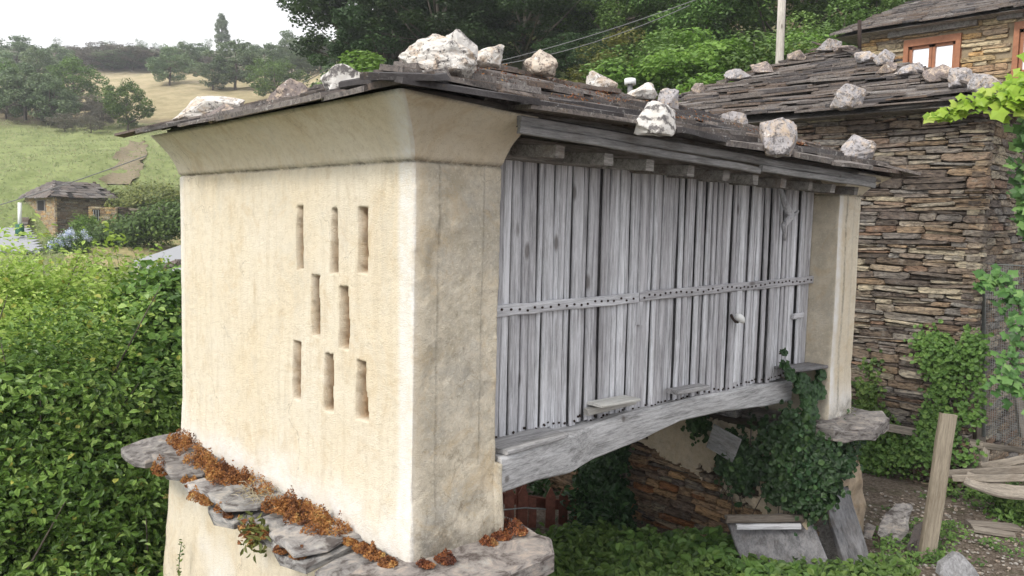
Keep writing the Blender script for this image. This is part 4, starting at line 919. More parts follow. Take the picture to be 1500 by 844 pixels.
for wi, (ya, yb, zt, zb) in enumerate(wins):
    y0_, y1_ = yb, ya; w = y1_ - y0_
    def bar(c, sy, sz, th=.12): return (*box_vf((XH + .04 + (.12 - th) / 2 if 0 else XH + .02, c[0], c[1]), (th, 0, 0), (0, sy, 0), (0, 0, sz)), 0)
    L = [bar((ya - .05, (zt+zb)/2), .10, zt - zb), bar((yb + .05, (zt+zb)/2), .10, zt - zb), bar(((ya+yb)/2, zt - .075), w - .20, .15, .118), bar(((ya+yb)/2, zb + .06), w - .20, .12, .118)]
    V, Fc, _ = join(L); wf = obj('window', mesh('window', V, Fc, M['frame']), H)
    my = (ya + yb) / 2; L = []
    for (c0, c1) in ((ya - .105, my), (my, yb + .105)):
        for (cy, sy) in ((c0 - .035, .06), (c1 + .035, .06)): L.append((*box_vf((XH + .055, cy, (zt+zb)/2 - .01), (.06, 0, 0), (0, sy, 0), (0, 0, zt - zb - .28)), 0))
        for cz in (zt - .18, zb + .155): L.append((*box_vf((XH + .053, (c0+c1)/2, cz), (.056, 0, 0), (0, c0 - c1 - .01, 0), (0, 0, .06)), 0))
        V, Fc = box_vf((XH + .075, (c0+c1)/2, (zt+zb)/2 - .01), (.01, 0, 0), (0, c0 - c1 - .12, 0), (0, 0, zt - zb - .34)); obj('pane', mesh('pane', V, Fc, M['glass']), wf)
    V, Fc, _ = join(L); obj('sash', mesh('sash', V, Fc, M['frame']), wf)
# dark timber/slate lintels
for (u0, v0, u1, v1, hh) in ((1302, 62, 1432, 34, .30), (1462, 27, 1500, 20, .33)):
    a, b = P(u0, v0, x=XH - .04), P(u1, v1, x=XH - .04); b[2] = a[2] = 4.36 if u0 < 1400 else 4.40; board('lintel', a, b, hh * .62, .16, M['darkbeam'], (0, 0, 1), rh, seg=4, parent=H)
HX = 18.55; HZ = 4.42
def hz_(x, y): return HZ
SL = slates_on(rh, (HX, 8.95, 0), (HX, 1.3, 0), (1, 0, 0), 4.2, .36, hz_, .14, (.25, .7), (.022, .05), lift=.04, jag=.05, hipL=False, hipR=False, tilt=.07)
pieces('slate', SL, SLATES, 'slate', M['slate2'], H, 290)
V = [(HX+.05, 8.9, HZ-.04), (HX+.05, 1.3, HZ-.04), (HX+4.2, 1.3, HZ-.04+4.2*.36), (HX+4.2, 8.9, HZ-.04+4.2*.36), (HX+8.4, 8.9, HZ-.04), (HX+8.4, 1.3, HZ-.04)]
obj('roof_deck', mesh('roof_deck', V, [[0, 1, 2, 3], [3, 2, 5, 4], [0, 3, 4], [1, 5, 2], [0, 4, 5, 1]], M['darkbeam']), H)

# ================================================================== LEFT: COTTAGE, SLATE HOUSE, LOWER ROOF
def wallbox(name, parent, C, A, Bv, h, m, t=.4):
    pass
Cc = P(82, 345, d=62); zb = Cc[2] - 1.5; zt = P(82, 289, d=62)[2]
a1 = nrm(P(166, 345, d=66) - Cc) * [1, 1, 0]; La = np.linalg.norm((P(166, 345, d=66) - Cc)[:2]); a1 = nrm(a1)
a2 = nrm(P(38, 345, d=68) - Cc) * [1, 1, 0]; Lb = np.linalg.norm((P(38, 345, d=68) - Cc)[:2]); a2 = nrm(a2)
K = thing('stone_cottage', 'abandoned brown stone cottage with a patchy slate roof on the left hillside', 'cottage', (Cc[0], Cc[1], zb))
rc = random.Random(4); C0 = np.array([Cc[0], Cc[1], zb]); hh = zt - zb
def prism(base, h, name, m, parent, tops=None):
    n = len(base); V = [(b[0], b[1], b[2]) for b in base] + [(b[0], b[1], b[2] + (tops[i] if tops else h)) for i, b in enumerate(base)]
    Fc = [list(range(n))[::-1], [n+i for i in range(n)]] + [[i, (i+1) % n, n+(i+1) % n, n+i] for i in range(n)]; return obj(name, mesh(name, V, Fc, m), parent)
prism([C0 + .1*(a1+a2), C0 + a1*La, C0 + a1*La + a2*Lb, C0 + a2*Lb], hh, 'wall_core', M['mortar_light'], K)
inw1 = nrm(a2 - np.dot(a1, a2) * a1); inw2 = nrm(a1 - np.dot(a1, a2) * a2)
wy = .55 * 1
def kc(a, z): return not (a > Lb * .30 and a < Lb * .62 and z > hh - 1.15 and z < hh - .15)
for nm, (U, Wd, inw, kp, cm) in {'a': (a1, La, inw1, None, M['barnstone']), 'b': (a2, Lb, inw2, kc, M['housestone'])}.items():
    st = courses(rc, C0, U, inw, Wd, hh, (.10, .2), (.25, .6), .12, keep=kp); L = [((STONES[i % 16][0] @ np.array([X, Y, Z])) + c, STONES[i % 16][1], rc.random()) for i, (c, X, Y, Z) in enumerate(st)]
    V, Fc, v = join(L); obj('stone', mesh('stone', V, Fc, cm, v=v), K, kind='stuff')
wc = C0 + a2 * Lb * .46 + [0, 0, hh - .65]; V, Fc = box_vf(wc + inw2 * .05, a2 * Lb * .28, inw2 * .06, (0, 0, .9)); w_ = obj('window', mesh('window', V, Fc, M['darkbeam']), K)
V, Fc = box_vf(wc + inw2 * .01, a2 * Lb * .20, inw2 * .03, (0, 0, .75)); obj('pane', mesh('pane', V, Fc, M['shade']), w_)
E1, E2, E3, E4 = C0 - .35*(a1+a2), C0 + a1*(La+.35) - a2*.35, C0 + a1*(La+.35) + a2*(Lb+.3), C0 + a2*(Lb+.35) - a1*.35
E1, E2, E3, E4 = [e + [0, 0, hh] for e in (E1, E2, E3, E4)]; R1 = (E1 + E4) / 2 + a1 * La * .35 + [0, 0, 1.35]; R2 = (E2 + E3) / 2 - a1 * .5 + [0, 0, 1.35]
obj('roof_deck', mesh('roof_deck', [E1, E2, E3, E4, R1, R2], [[0, 1, 5, 4], [1, 2, 5], [2, 3, 4, 5], [3, 0, 4], [3, 2, 1, 0]], M['shade']), K)
SL = []
for (A_, B_, Ra, Rb) in ((E1, E2, R1, R2), (E4, E1, R1, R1), (E2, E3, R2, R2)):
    for r in range(7):
        f = (r + .3) / 7; p, q = A_ + (Ra - A_) * f, B_ + (Rb - B_) * f; n_ = max(1, int(np.linalg.norm(q - p) / .55)); up = nrm((Ra + Rb) / 2 - (A_ + B_) / 2)
        for s in range(n_):
            if rc.random() < .07: continue
            c = p + (q - p) * (s + .5) / n_; e = nrm(q - p); n = np.cross(e, up); n = n if n[2] > 0 else -n
            SL.append((c + n * rc.uniform(.03, .10), e * .62, nrm(np.cross(n, e)) * .5 + n * .06, n * .05))
pieces('slate', SL, SLATES, 'slate', M['slate'], K, 200)
# low annex
Ca = P(150, 330, d=60); ax = nrm((P(178, 330, d=60.5) - Ca) * [1, 1, 0]); ay = nrm(np.array([-ax[1], ax[0], 0])); zb2 = Ca[2] - 1
Ca = P(130, 330, d=60)
A = thing('stone_outbuilding', 'small roofless stone outbuilding with one barred window right of the cottage', 'outbuilding', (Ca[0], Ca[1], zb2))
h2 = P(130, 302, d=60)[2] - zb2; w2 = 1.9
C2 = np.array([Ca[0], Ca[1], zb2])
prism([C2 + ay*.08, C2 + ax*w2 + ay*.08, C2 + ax*w2 + ay*2.5, C2 + ay*2.5], h2 - .1, 'wall_core', M['mortar_light'], A)
for U, Wd, O, inw in ((ax, w2, C2, ay), (ay, 2.6, C2 + ax*w2, -ax)):
    st = courses(rc, O, U, inw, Wd, h2, (.10, .2), (.22, .5), .12, keep=lambda a, z: not (U is ax and .25 < a < .75 and h2 - 1.2 < z < h2 - .25)); L = [((STONES[i % 16][0] @ np.array([X, Y, Z])) + c, STONES[i % 16][1], rc.random()) for i, (c, X, Y, Z) in enumerate(st)]
    V, Fc, v = join(L); obj('stone', mesh('stone', V, Fc, M['housestone'], v=v), A, kind='stuff')
V, Fc = box_vf(C2 + ax*.5 + ay*.06 + [0, 0, h2 - .72], ax*.5, ay*.05, (0, 0, .9)); w_ = obj('window', mesh('window', V, Fc, M['shade']), A)
for i in range(3): V, Fc = box_vf(C2 + ax*(.34 + .16*i) + ay*.0 + [0, 0, h2 - .72], ax*.05, ay*.05, (0, 0, .88)); obj('window_bar', mesh('window_bar', V, Fc, M['steel']), w_)
# rough field walls
def field_wall(uv, h, label, dd):
    pts = [P(u, v, d=d) for (u, v), d in zip(uv, dd)]; t = thing('field_wall', label, 'wall', pts[0])
    L = []
    for p, q in zip(pts, pts[1:]):
        U = (q - p) * [1, 1, 0]; st = courses(rc, p - [0, 0, h], U, nrm(np.cross([0, 0, 1], U)) * (1 if np.dot(np.cross([0, 0, 1], U), FH) > 0 else -1), np.linalg.norm(U), h * 1.0, (.15, .28), (.3, .7), .6, slope=(q[2]-p[2]) / np.linalg.norm(U))
        L += [((STONES[i % 16][0] @ np.array([X, Y, Z])) + c, STONES[i % 16][1], rc.random()) for i, (c, X, Y, Z) in enumerate(st)]
    V, Fc, v = join(L); obj('stone', mesh('stone', V, Fc, M['barnstone'], v=v), t, kind='stuff')
field_wall([(174, 303), (205, 306), (246, 304)], 1.1, 'low tumbled dry-stone wall running right from the outbuilding', (62, 63, 64))
field_wall([(22, 345), (30, 320), (40, 312)], 1.6, 'short stone wall left of the abandoned cottage', (60, 64, 68))
# slate-roofed house
S = thing('slate_house', 'house with smooth grey slate roof and a white flue at the left edge', 'house', P(10, 370, d=45))
q = [P(-40, 334, d=52), P(38, 336, d=52), P(58, 368, d=45), P(-60, 368, d=45)]
panel('roof', [p for p in q][::-1], nrm(np.cross(q[1]-q[0], q[3]-q[0]) * (1 if np.cross(q[1]-q[0], q[3]-q[0])[2] > 0 else -1)), .12, M['gravelroof'], parent=S)
qq = [P(-60, 369, d=46), P(54, 369, d=46), P(38, 338, d=53), P(-40, 338, d=53)]
prism([np.array([p[0], p[1], -7]) for p in qq], 1, 'wall', M['concrete'], S, tops=[p[2] + 7 - .15 for p in qq])
V, Fc = box_vf(P(26, 372, d=45.8), RH * .9, FH * .1, (0, 0, .35)); obj('lintel', mesh('lintel', V, Fc, M['frame']), S)
rr2 = random.Random(2)
SL = []; nrow = 9
for r in range(nrow):
    f0 = (r + .5) / nrow; p = q[3] + (q[0] - q[3]) * f0; s_ = q[2] + (q[1] - q[2]) * f0; n_ = 10; nn = nrm(np.cross(q[1]-q[0], q[3]-q[0])); nn = nn if nn[2] > 0 else -nn; up = nrm(q[0] - q[3])
    for k in range(n_): SL.append((p + (s_ - p) * (k + .5) / n_ + nn * .03, (s_ - p) / n_ * .98, nrm(np.cross(nn, s_ - p)) * np.linalg.norm(q[0] - q[3]) / nrow * 1.2, nn * .04))
pieces('slate', SL, SLATES, 'slate3', M['gravelroof'], S, 120)
ch = tube('flue', [P(29, 346, d=48.6), P(29, 329, d=48.6)], [.26, .24], M['green'], 4, parent=S); tube('flue_pipe', [P(29, 330, d=48.6), P(29, 297, d=48.6)], .11, M['white'], 10, parent=S)
# lower grey roof
R_ = thing('lower_roof', 'pale grey sloping slate roof just left of the granary wall', 'roof', P(250, 390, d=28))
q = [P(196, 382, d=30), P(300, 347, d=36), P(330, 385, d=27), P(228, 402, d=27)]
nn = nrm(np.cross(q[1]-q[0], q[3]-q[0])); nn = nn if nn[2] > 0 else -nn
panel('roof', q, nn, .12, M['gravelroof'], parent=R_)
prism([np.array([p[0], p[1], -7.5]) for p in q], 1, 'wall', M['concrete'], R_, tops=[p[2] + 7.5 - .2 for p in q])
for i in range(9):
    c = P(238 + i * 5, 397 - i * 1.5, d=26.6); rock((225 + i*5, 243 + i*5), 386 - i*1.2, 396 - i*1.2, c, M['slate'], 'dark slate lumps along the lower roof edge', 'slate lumps edging the lower roof', 200 + i, name='slate_lump', cat='stone', sub=2)

def sheet(name, uvs, m, off, n=14):
    """strip over the terrain between two measured edge lines"""
    V = []; k = len(uvs)
    for (a, b) in uvs:
        p, q = ground_hit(*a), ground_hit(*b)
        for i in range(n): w = p + (q - p) * i / (n - 1); j = (2.2 if i in (0, n-1) else .5) * vnoise(w[0], w[1], 0., .9); V.append((w[0] + j, w[1] + j, float(gz(w[0], w[1])) + off))
    Fc = [[r*n+i, r*n+i+1, (r+1)*n+i+1, (r+1)*n+i] for r in range(k-1) for i in range(n-1)]; obj(name, mesh(name, V, Fc, m, True), kind='structure')
def dense(L, n=12):
    out = []
    for (a, b), (c, d) in zip(L, L[1:]): out += [((a[0]+(c[0]-a[0])*i/n, a[1]+(c[1]-a[1])*i/n), (b[0]+(d[0]-b[0])*i/n, b[1]+(d[1]-b[1])*i/n)) for i in range(n)]
    return out
M['dirt'] = m_flat('pinkish_dirt_track', (.24, .20, .13), .95, .35, 3); M['drygrass'] = m_flat('dry_mown_grass', (.36, .31, .15), .95, .45, 2.5)
sheet('dirt_track', dense([((152, 272), (196, 272)), ((172, 235), (212, 240)), ((190, 205), (214, 205))]), M['dirt'], .12)
sheet('mown_path', dense([((90, 392), (100, 372)), ((150, 398), (160, 366)), ((210, 392), (220, 360)), ((300, 366), (300, 330))]), M['drygrass'], .10)
# ================================================================== TREES
TM = {k: tree_meshes(*a) for k, a in dict(
    dark1=(1, M['leaf_dark'], 26000, .020, .46, .12, 20), dark2=(2, M['leaf_dark'], 26000, .020, .42, .10, 20), mid1=(3, M['leaf_mid'], 24000, .021, .42, .08, 16),
    mid2=(4, M['leaf_mid'], 24000, .020, .46, .06, 16), bright=(5, M['leaf_bright'], 22000, .023, .46, .04, 12), yellow=(6, M['leaf_yellow'], 22000, .020, .40, .05, 12),
    far1=(7, M['leaf_far'], 9000, .036, .50, .04, 12), far2=(8, M['leaf_far'], 9000, .036, .46, .06, 12), pine=(9, M['leaf_far'], 9000, .030, .36, .06, 12, .8), scrub=(10, M['leaf_scrub'], 5000, .04, .6, .02, 12),
    farlight=(11, M['leaf_mid'], 9000, .034, .50, .04, 12), sapling=(12, M['leaf_far'], 900, .03, .25, .35, 8)).items()}
def tree(kind, base, h, label, group, name='tree', wid=1., rot=0.):
    cr, tr = TM[kind]; t = thing(name, label, 'tree' if name not in ('shrub', 'scrub') else 'shrub', base, group)
    c, s = math.cos(rot), math.sin(rot); Mx = basis((c*h*wid, s*h*wid, 0), (-s*h*wid, c*h*wid, 0), (0, 0, h), base)
    obj('crown', cr, t, Mx=Mx); obj('trunk', tr, t, Mx=Mx); return t
rt = random.Random(9)
# wooded slope on the right: photo column, depth, photo row of the top, kind, relative width, label
RT = [(575, 40, -25, 'dark1', 1.15, 'tall dark oak at the left edge of the wood, sky beside it'), (640, 37, -70, 'dark2', 1.2, 'dark tree right above the largest roof boulder'),
      (700, 42, -120, 'dark1', 1.1, 'dark tree rising behind the pinkish pointed boulder'), (770, 36, -50, 'dark2', 1.3, 'broad dark tree over the middle of the granary ridge'),
      (560, 28, 62, 'bright', 1.3, 'low bright green bush left of the largest roof boulder'), (668, 27, 78, 'bright', 1.2, 'bright green tip between the two largest boulders'),
      (840, 40, -90, 'dark1', 1.1, 'dark tree where the cable crosses the wood'), (850, 32, 30, 'dark2', 1.2, 'dark bushy tree just above the middle ridge boulder'),
      (905, 36, -60, 'mid1', 1.1, 'tree of mixed green above the white cap'), (925, 29, 35, 'yellow', 1.2, 'olive-yellow bushy tree above the black-spotted boulder'),
      (960, 40, -120, 'mid2', 1.1, 'high tree at the top right of the cable'), (1000, 27, 22, 'mid2', 1.2, 'fresh green tree left of the barn roof edge'),
      (1060, 25, 8, 'bright', 1.15, 'bright green tree over the left half of the barn roof'), (1040, 33, -80, 'mid1', 1.1, 'tree towering behind the bright green one'),
      (1120, 24, 25, 'mid2', 1.1, 'leafy tree directly left of the utility pole'), (1175, 24, 22, 'yellow', 1.0, 'yellowish bush right of the utility pole'),
      (1150, 32, -90, 'mid1', 1.2, 'tall tree behind the utility pole'), (1225, 27, -25, 'mid2', 1.1, 'green tree above the barn roof peak'),
      (1290, 31, -60, 'mid1', 1.2, 'tree over the left end of the house roof'), (1370, 34, -70, 'bright', 1.1, 'light green tree behind the house roof'),
      (1215, 22, 58, 'bright', .9, 'small lime bush left of the barn roof peak'), (980, 24, 110, 'yellow', 1.1, 'dry olive scrub behind the far ridge boulders'),
      (1270, 24, 35, 'yellow', .9, 'russet bush beside the iron pipe'), (800, 26, 118, 'dark2', 1.1, 'dark undergrowth right behind the ridge between two boulders'),
      (740, 24, 100, 'dark1', 1.0, 'dark shrub right behind the low white boulder'), (890, 24, 95, 'mid1', 1.1, 'green thicket behind the middle ridge boulder'),
      (1450, 40, -150, 'mid2', 1.2, 'tree behind the house at the right edge'), (530, 55, 55, 'far1', 1.0, 'bluish tree at the foot of the tall dark oak')]
for i, (u, d, vt, k, wd, lab) in enumerate(RT):
    g = P(u, 0, d=d); z0 = float(gz(g[0], g[1])); top = P(u, vt, d=d)[2]; h = max(top - z0, 1.5)
    if h > 14: z0 = top - 14 if z0 < top - 20 else z0; h = top - z0
    tree(k, (g[0], g[1], z0 - .2), h, lab, 'trees on the wooded slope', wid=min(1.5, wd * (1 if h > 6 else 1.2)), rot=rt.uniform(0, 6))
# far wood filling the slope behind them
for i in range(34):
    u = 560 + i * 30 + rt.uniform(-14, 14); d = rt.uniform(44, 66); g = P(u, 0, d=d); z0 = float(gz(g[0], g[1])); h = rt.uniform(8, 13)
    tree(rt.choice(['dark1', 'dark2', 'mid1', 'dark1']), (g[0], g[1], z0 - .3), h, 'deep green tree high up in the wood behind the nearer trees', 'background trees of the wood', wid=1.25, rot=rt.uniform(0, 6))
# far hillside trees: (centre column, base row, top row, width px, kind, label)
LT = [(187, 192, 123, 66, 'farlight', 'round green tree standing alone in the dry meadow left of the eave'), (249, 126, 72, 54, 'far1', 'round dark tree alone at the top of the dry meadow'),
      (325, 76, 20, 38, 'pine', 'pointed pine sticking up above the ridge line'), (108, 158, 90, 74, 'farlight', 'pale green tree at the left edge of the dry meadow'),
      (38, 178, 98, 90, 'far2', 'large tree mass at the left edge below the ridge'), (22, 110, 57, 84, 'far1', 'dark tree on the ridge in the left corner'), (74, 185, 118, 70, 'far1', 'dull green tree in front of the pale green one'),
      (345, 130, 62, 80, 'far2', 'broad grey-green tree above the flat white boulder'), (312, 132, 92, 50, 'far1', 'dark low tree left of the broad grey-green one'), (388, 118, 68, 70, 'far1', 'round dark tree above the reddish block'),
      (402, 150, 90, 76, 'farlight', 'nearest green tree behind the reddish block'), (428, 106, 50, 56, 'far1', 'left one of the pair of dark ridge trees'), (470, 107, 52, 64, 'far2', 'right one of the pair of dark ridge trees'), (512, 104, 62, 50, 'far1', 'small tree on the ridge beside the tall oak'),
      (270, 108, 64, 50, 'far2', 'dark tree right behind the lone dark tree'), (165, 104, 76, 56, 'far1', 'low dark ridge tree left of the lone dark tree'), (55, 140, 70, 60, 'far2', 'dim tree between the corner tree and the pale one'), (10, 170, 95, 60, 'farlight', 'light green tree cut by the left edge'),
      (85, 112, 68, 60, 'far2', 'ridge tree right of the corner tree'), (205, 100, 68, 60, 'far2', 'hazy tree on the ridge left of the saplings'), (290, 95, 66, 50, 'far1', 'hazy ridge tree left of the pointed pine'), (365, 92, 64, 50, 'far2', 'hazy ridge tree right of the pointed pine'), (450, 112, 70, 60, 'far1', 'dark tree between the pair of ridge trees'), (5, 130, 80, 60, 'far1', 'dark tree cut by the left edge below the corner tree')]
for i, (u, vb, vt, w, k, lab) in enumerate(LT):
    p = ground_hit(u, vb)
    if p is None: p = P(u, vb, d=235)
    h = (vb - vt) * depth(p) / F; wid = (w * depth(p) / F) / (h * 1.0)
    tree(k, p - [0, 0, .1*h], h * 1.22, lab, 'trees on the far hillside', wid=wid * .95, rot=rt.uniform(0, 6))
for i in range(34):
    u = [rt.uniform(85, 320), rt.uniform(0, 150), rt.uniform(430, 540)][i % 3 if i % 3 != 2 or i % 2 else 0]; vb = rt.uniform(92, 112) if i % 3 != 1 else rt.uniform(165, 196); p = ground_hit(u, vb)
    if p is None: continue
    h = rt.uniform(24, 40) * depth(p) / F; tree('scrub', p, h, 'grey-brown heather scrub in the belt along the hillside', 'scrub bushes on the hillside', name='scrub', wid=rt.uniform(1., 1.6), rot=rt.uniform(0, 6))
for i, u in enumerate((84, 133, 152, 160, 205, 229, 268, 305, 393, 212)):
    p = ground_hit(u, 86) ; p = P(u, 86, d=236) if p is None else p; tree('sapling', p, rt.uniform(22, 36) * depth(p) / F, 'spindly bare-stemmed sapling standing out against the white sky', 'thin saplings on the ridge', wid=.8, rot=i)

# ================================================================== SHRUBS, HEDGES AND HYDRANGEAS ON THE LEFT
def blob_shrub(name, label, blobs, n, size, mkey, seed, cat='shrub', group=None, branch=14, asp=.55, tri=False, clump=True, shell=.35, clus=30):
    rng = np.random.RandomState(seed); c0 = blobs[0][0]; t = thing(name, label, cat, (c0[0], c0[1], c0[2] - blobs[0][1][2]), group)
    A = np.array([np.prod(np.array(b[1]))**(2/3) for b in blobs]); A = (A / A.sum() * n).astype(int); Cs, Ns, vs = [], [], []
    for (c, r), k in zip(blobs, A):
        ncl = max(6, k // clus); D = rng.normal(size=(ncl, 3)); D /= np.linalg.norm(D, axis=1)[:, None]
        rad = (1 - shell * rng.rand(ncl)**1.3) * (1 + .75 * fbm(D[:, 0] + c[0], D[:, 1] + c[1], D[:, 2], 2.2, 3)); cc = np.asarray(c) + D * np.asarray(r) * rad[:, None]
        per = max(1, k // ncl); o = rng.normal(size=(ncl, per, 3)) * size * (1.5 if clus < 40 else 2.7) * [1, 1, .7]; Cs.append((cc[:, None] + o).reshape(-1, 3)); Ns.append(np.repeat(D, per, 0)); vs.append(np.repeat(rng.rand(ncl), per) * .5 + rng.rand(ncl*per) * .45)
    C = np.concatenate(Cs); nd = np.concatenate(Ns) * .7 + [0, 0, .55]
    vcat = np.concatenate(vs); foliage('foliage', rng, C, size, M[mkey], v=vcat, parent=t, nrmdir=nd, spread=.75, asp=asp, tri=tri, szvar=.55)
    if n > 10000 and not tri: q_ = C[rng.rand(len(C)) < .012] + rng.normal(size=3) * .0; foliage('yellowing_leaf', rng, q_ + nd[:1] * .02, size * 1.1, M['leaf_yel2'], parent=t, nrmdir=(-.4, -.4, .6), spread=.8, asp=.7, kind='stuff')
    if branch:
        L = []
        for _ in range(branch):
            c, r = blobs[rng.randint(len(blobs))]; e = np.asarray(c) + rng.normal(size=3) * .45 * np.asarray(r); s = np.array([c[0] + rng.uniform(-.5, .5), c[1] + rng.uniform(-.5, .5), c[2] - r[2] * 1.1]); m_ = (s + e) / 2 + rng.normal(size=3) * .12 * np.mean(r)
            L.append((*tube_vf([s, m_, e, e + (e - m_) * .5], np.array([.022, .015, .009, .003]) * np.mean(r), 5), 0))
        V, Fc, _ = join(L); obj('branches', mesh('branches', V, Fc, M['bark'], True), t)
    return t
def bl(u, v, d, r, rz=None): return (P(u, v, d=d), (r, r, rz or r))
blob_shrub('laurel_bush', 'big glossy dark green bush filling the lower left corner', [bl(-30, 640, 8.2, 1.25), bl(90, 610, 8.6, 1.15), bl(40, 760, 8.0, 1.1), bl(150, 730, 8.4, 1.0), bl(215, 640, 9.6, .95), bl(235, 790, 8.9, .8), bl(200, 860, 8.4, .9), bl(90, 880, 7.8, 1.0), bl(-40, 860, 7.6, 1.1)], 88000, .066, 'leaf_bush', 21, branch=60, shell=.7, clus=110)
blob_shrub('leafy_bush', 'light yellow-green bush behind the dark bush at the left edge', [bl(10, 490, 10.4, 1.05), bl(100, 482, 10.8, .95), bl(-60, 540, 9.6, 1.1), bl(60, 540, 9.9, .95), bl(175, 500, 11.2, .85), bl(150, 560, 10.4, .85), bl(40, 440, 12, .5)], 56000, .066, 'leaf_bush2', 22, branch=40, shell=.7, clus=90)
blob_shrub('bramble_bush', 'tangled green bush close to the left edge of the plaster wall', [bl(235, 520, 10.6, .75), bl(245, 600, 10.2, .7), bl(262, 470, 12.0, .6), bl(215, 440, 11, .35), bl(250, 430, 11.5, .3), bl(225, 480, 12.6, .55)], 18000, .09, 'leaf_bush', 23, branch=10, asp=.85)
blob_shrub('sapling', 'thin leafy shoot rising above the bushes left of the wall', [bl(163, 385, 11, .16, .38), bl(160, 350, 11, .07, .2), bl(130, 400, 11.3, .22, .25)], 260, .085, 'leaf_bush2', 24, cat='sapling', branch=4)
blob_shrub('hedge', 'long clipped-looking hedge bank running up beside the cottage path', [(P(u, v, d=d), (1.8, 1.8, rr)) for u, v, d, rr in ((140, 352, 52, .6), (165, 346, 52, .7), (195, 338, 52, .8), (225, 330, 52, .9), (258, 322, 52, 1.1), (290, 315, 52, 1.2))], 16000, .22, 'leaf_mid', 25, branch=0, tri=True)
blob_shrub('hedge', 'upper ragged hedge row above the dry-stone wall', [(P(u, v, d=d), (1.7, 1.7, rr)) for u, v, d, rr in ((185, 300, 66, .4), (210, 296, 66, .5), (240, 292, 66, .6), (268, 288, 66, .7), (215, 280, 75, .5), (180, 288, 70, .4))], 9000, .24, 'leaf_yellow', 26, branch=0, tri=True)
blob_shrub('bush', 'fresh green bush under the barred window of the outbuilding', [(P(125, 329, d=56), (.75, .75, .6))], 2500, .13, 'leaf_bright', 27, branch=0, tri=True)
for i, (u, v, r, lab) in enumerate(((97, 362, .85, 'middle hydrangea full of pale blue flower heads'), (113, 352, .72, 'upper hydrangea with white-blue flower heads below the cottage'), (66, 378, .62, 'lowest hydrangea mostly green beside the slate roof'))):
    c = P(u, v, d=47); t = blob_shrub('hydrangea', lab, [(c, (r, r, r * .75)), (c - [0, 0, r*.6], (r*.9, r*.9, r*.6))], 3200, .12, 'leaf_mid', 30 + i, group='hydrangeas beside the cottage', branch=0, tri=True, cat='hydrangea')
    rng = np.random.RandomState(i); k = (24, 18, 6)[i]; D = rng.normal(size=(k, 3)); D[:, 2] = abs(D[:, 2]); D /= np.linalg.norm(D, axis=1)[:, None]; D = D - 1.0 * FH * (rng.rand(k, 1) * .8); D /= np.linalg.norm(D, axis=1)[:, None]
    for j in range(k): foliage('flower_head', rng, c + D[j] * [r, r, r*.75] * 1.05 + rng.normal(size=(60, 3)) * .085, .10, M['flower'], parent=t, tri=True, kind='stuff')
foliage('meadow_grass', np.random.RandomState(5), np.concatenate([np.array([(p := P(u, 0, d=d))[0:2].tolist() + [float(gz(p[0], p[1])) + .1] for u, d in zip(np.random.RandomState(6).uniform(-40, 330, 9000), np.random.RandomState(7).uniform(36, 105, 9000))])]), .34, M['leaf_meadow'], tri=True, asp=.25, nrmdir=(FH * -1 + [0, 0, .2]), spread=.4, kind='stuff', label='rough tufted grass on the green hillside', cat='grass')

# ================================================================== IVY AND VINES
def ivy_poly(name, label, poly, plane, n, size, mkey, seed, nd, freq=2.2, thr=-.12, thick=.10, drip=.0):
    rng = np.random.RandomState(seed); nd = np.asarray(nd, float); us = [p[0] for p in poly]; vs_ = [p[1] for p in poly]; C = []; v_ = []; L = []
    def inside(x, y):
        c = False; j = len(poly) - 1
        for i in range(len(poly)):
            if (poly[i][1] > y) != (poly[j][1] > y) and x < (poly[j][0]-poly[i][0]) * (y-poly[i][1]) / (poly[j][1]-poly[i][1]) + poly[i][0]: c = not c
            j = i
        return c
    k = 0
    while k < n:
        u, v = rng.uniform(min(us), max(us)), rng.uniform(min(vs_), max(vs_))
        if not inside(u, v): continue
        p = P(u, v, **plane); f = float(fbm(p[0]*1.5, p[1], p[2], freq, 3))
        if f < thr + rng.uniform(-.08, .08): continue
        m = rng.randint(5, 16); cl = rng.rand(); q = p + rng.normal(size=(m, 3)) * [.05, .05, .05 + drip * rng.rand()] + nd * (thick * (.3 + max(0, f - thr) * 2.2) * rng.rand(m)**.6)[:, None]
        C.append(q); v_.append(np.clip(cl * .45 + .45 * rng.rand(m) + f * .3, 0, 1)); k += m
        if rng.rand() < .03: L.append((*tube_vf([p + nd * .01, p + nd * .02 + [0, rng.uniform(-.1, .1), -.25], p + [0, rng.uniform(-.15, .15), -.5]], [.008, .006, .004], 4), 0))
    t = thing(name, label, 'ivy', C[0][0]); foliage('leaves', rng, np.concatenate(C), size, M[mkey], v=np.concatenate(v_), parent=t, nrmdir=nd + [0, 0, .35], spread=.5, asp=.85)
    if L: V, Fc, _ = join(L); obj('stems', mesh('stems', V, Fc, M['bark'], True), t)
    return t
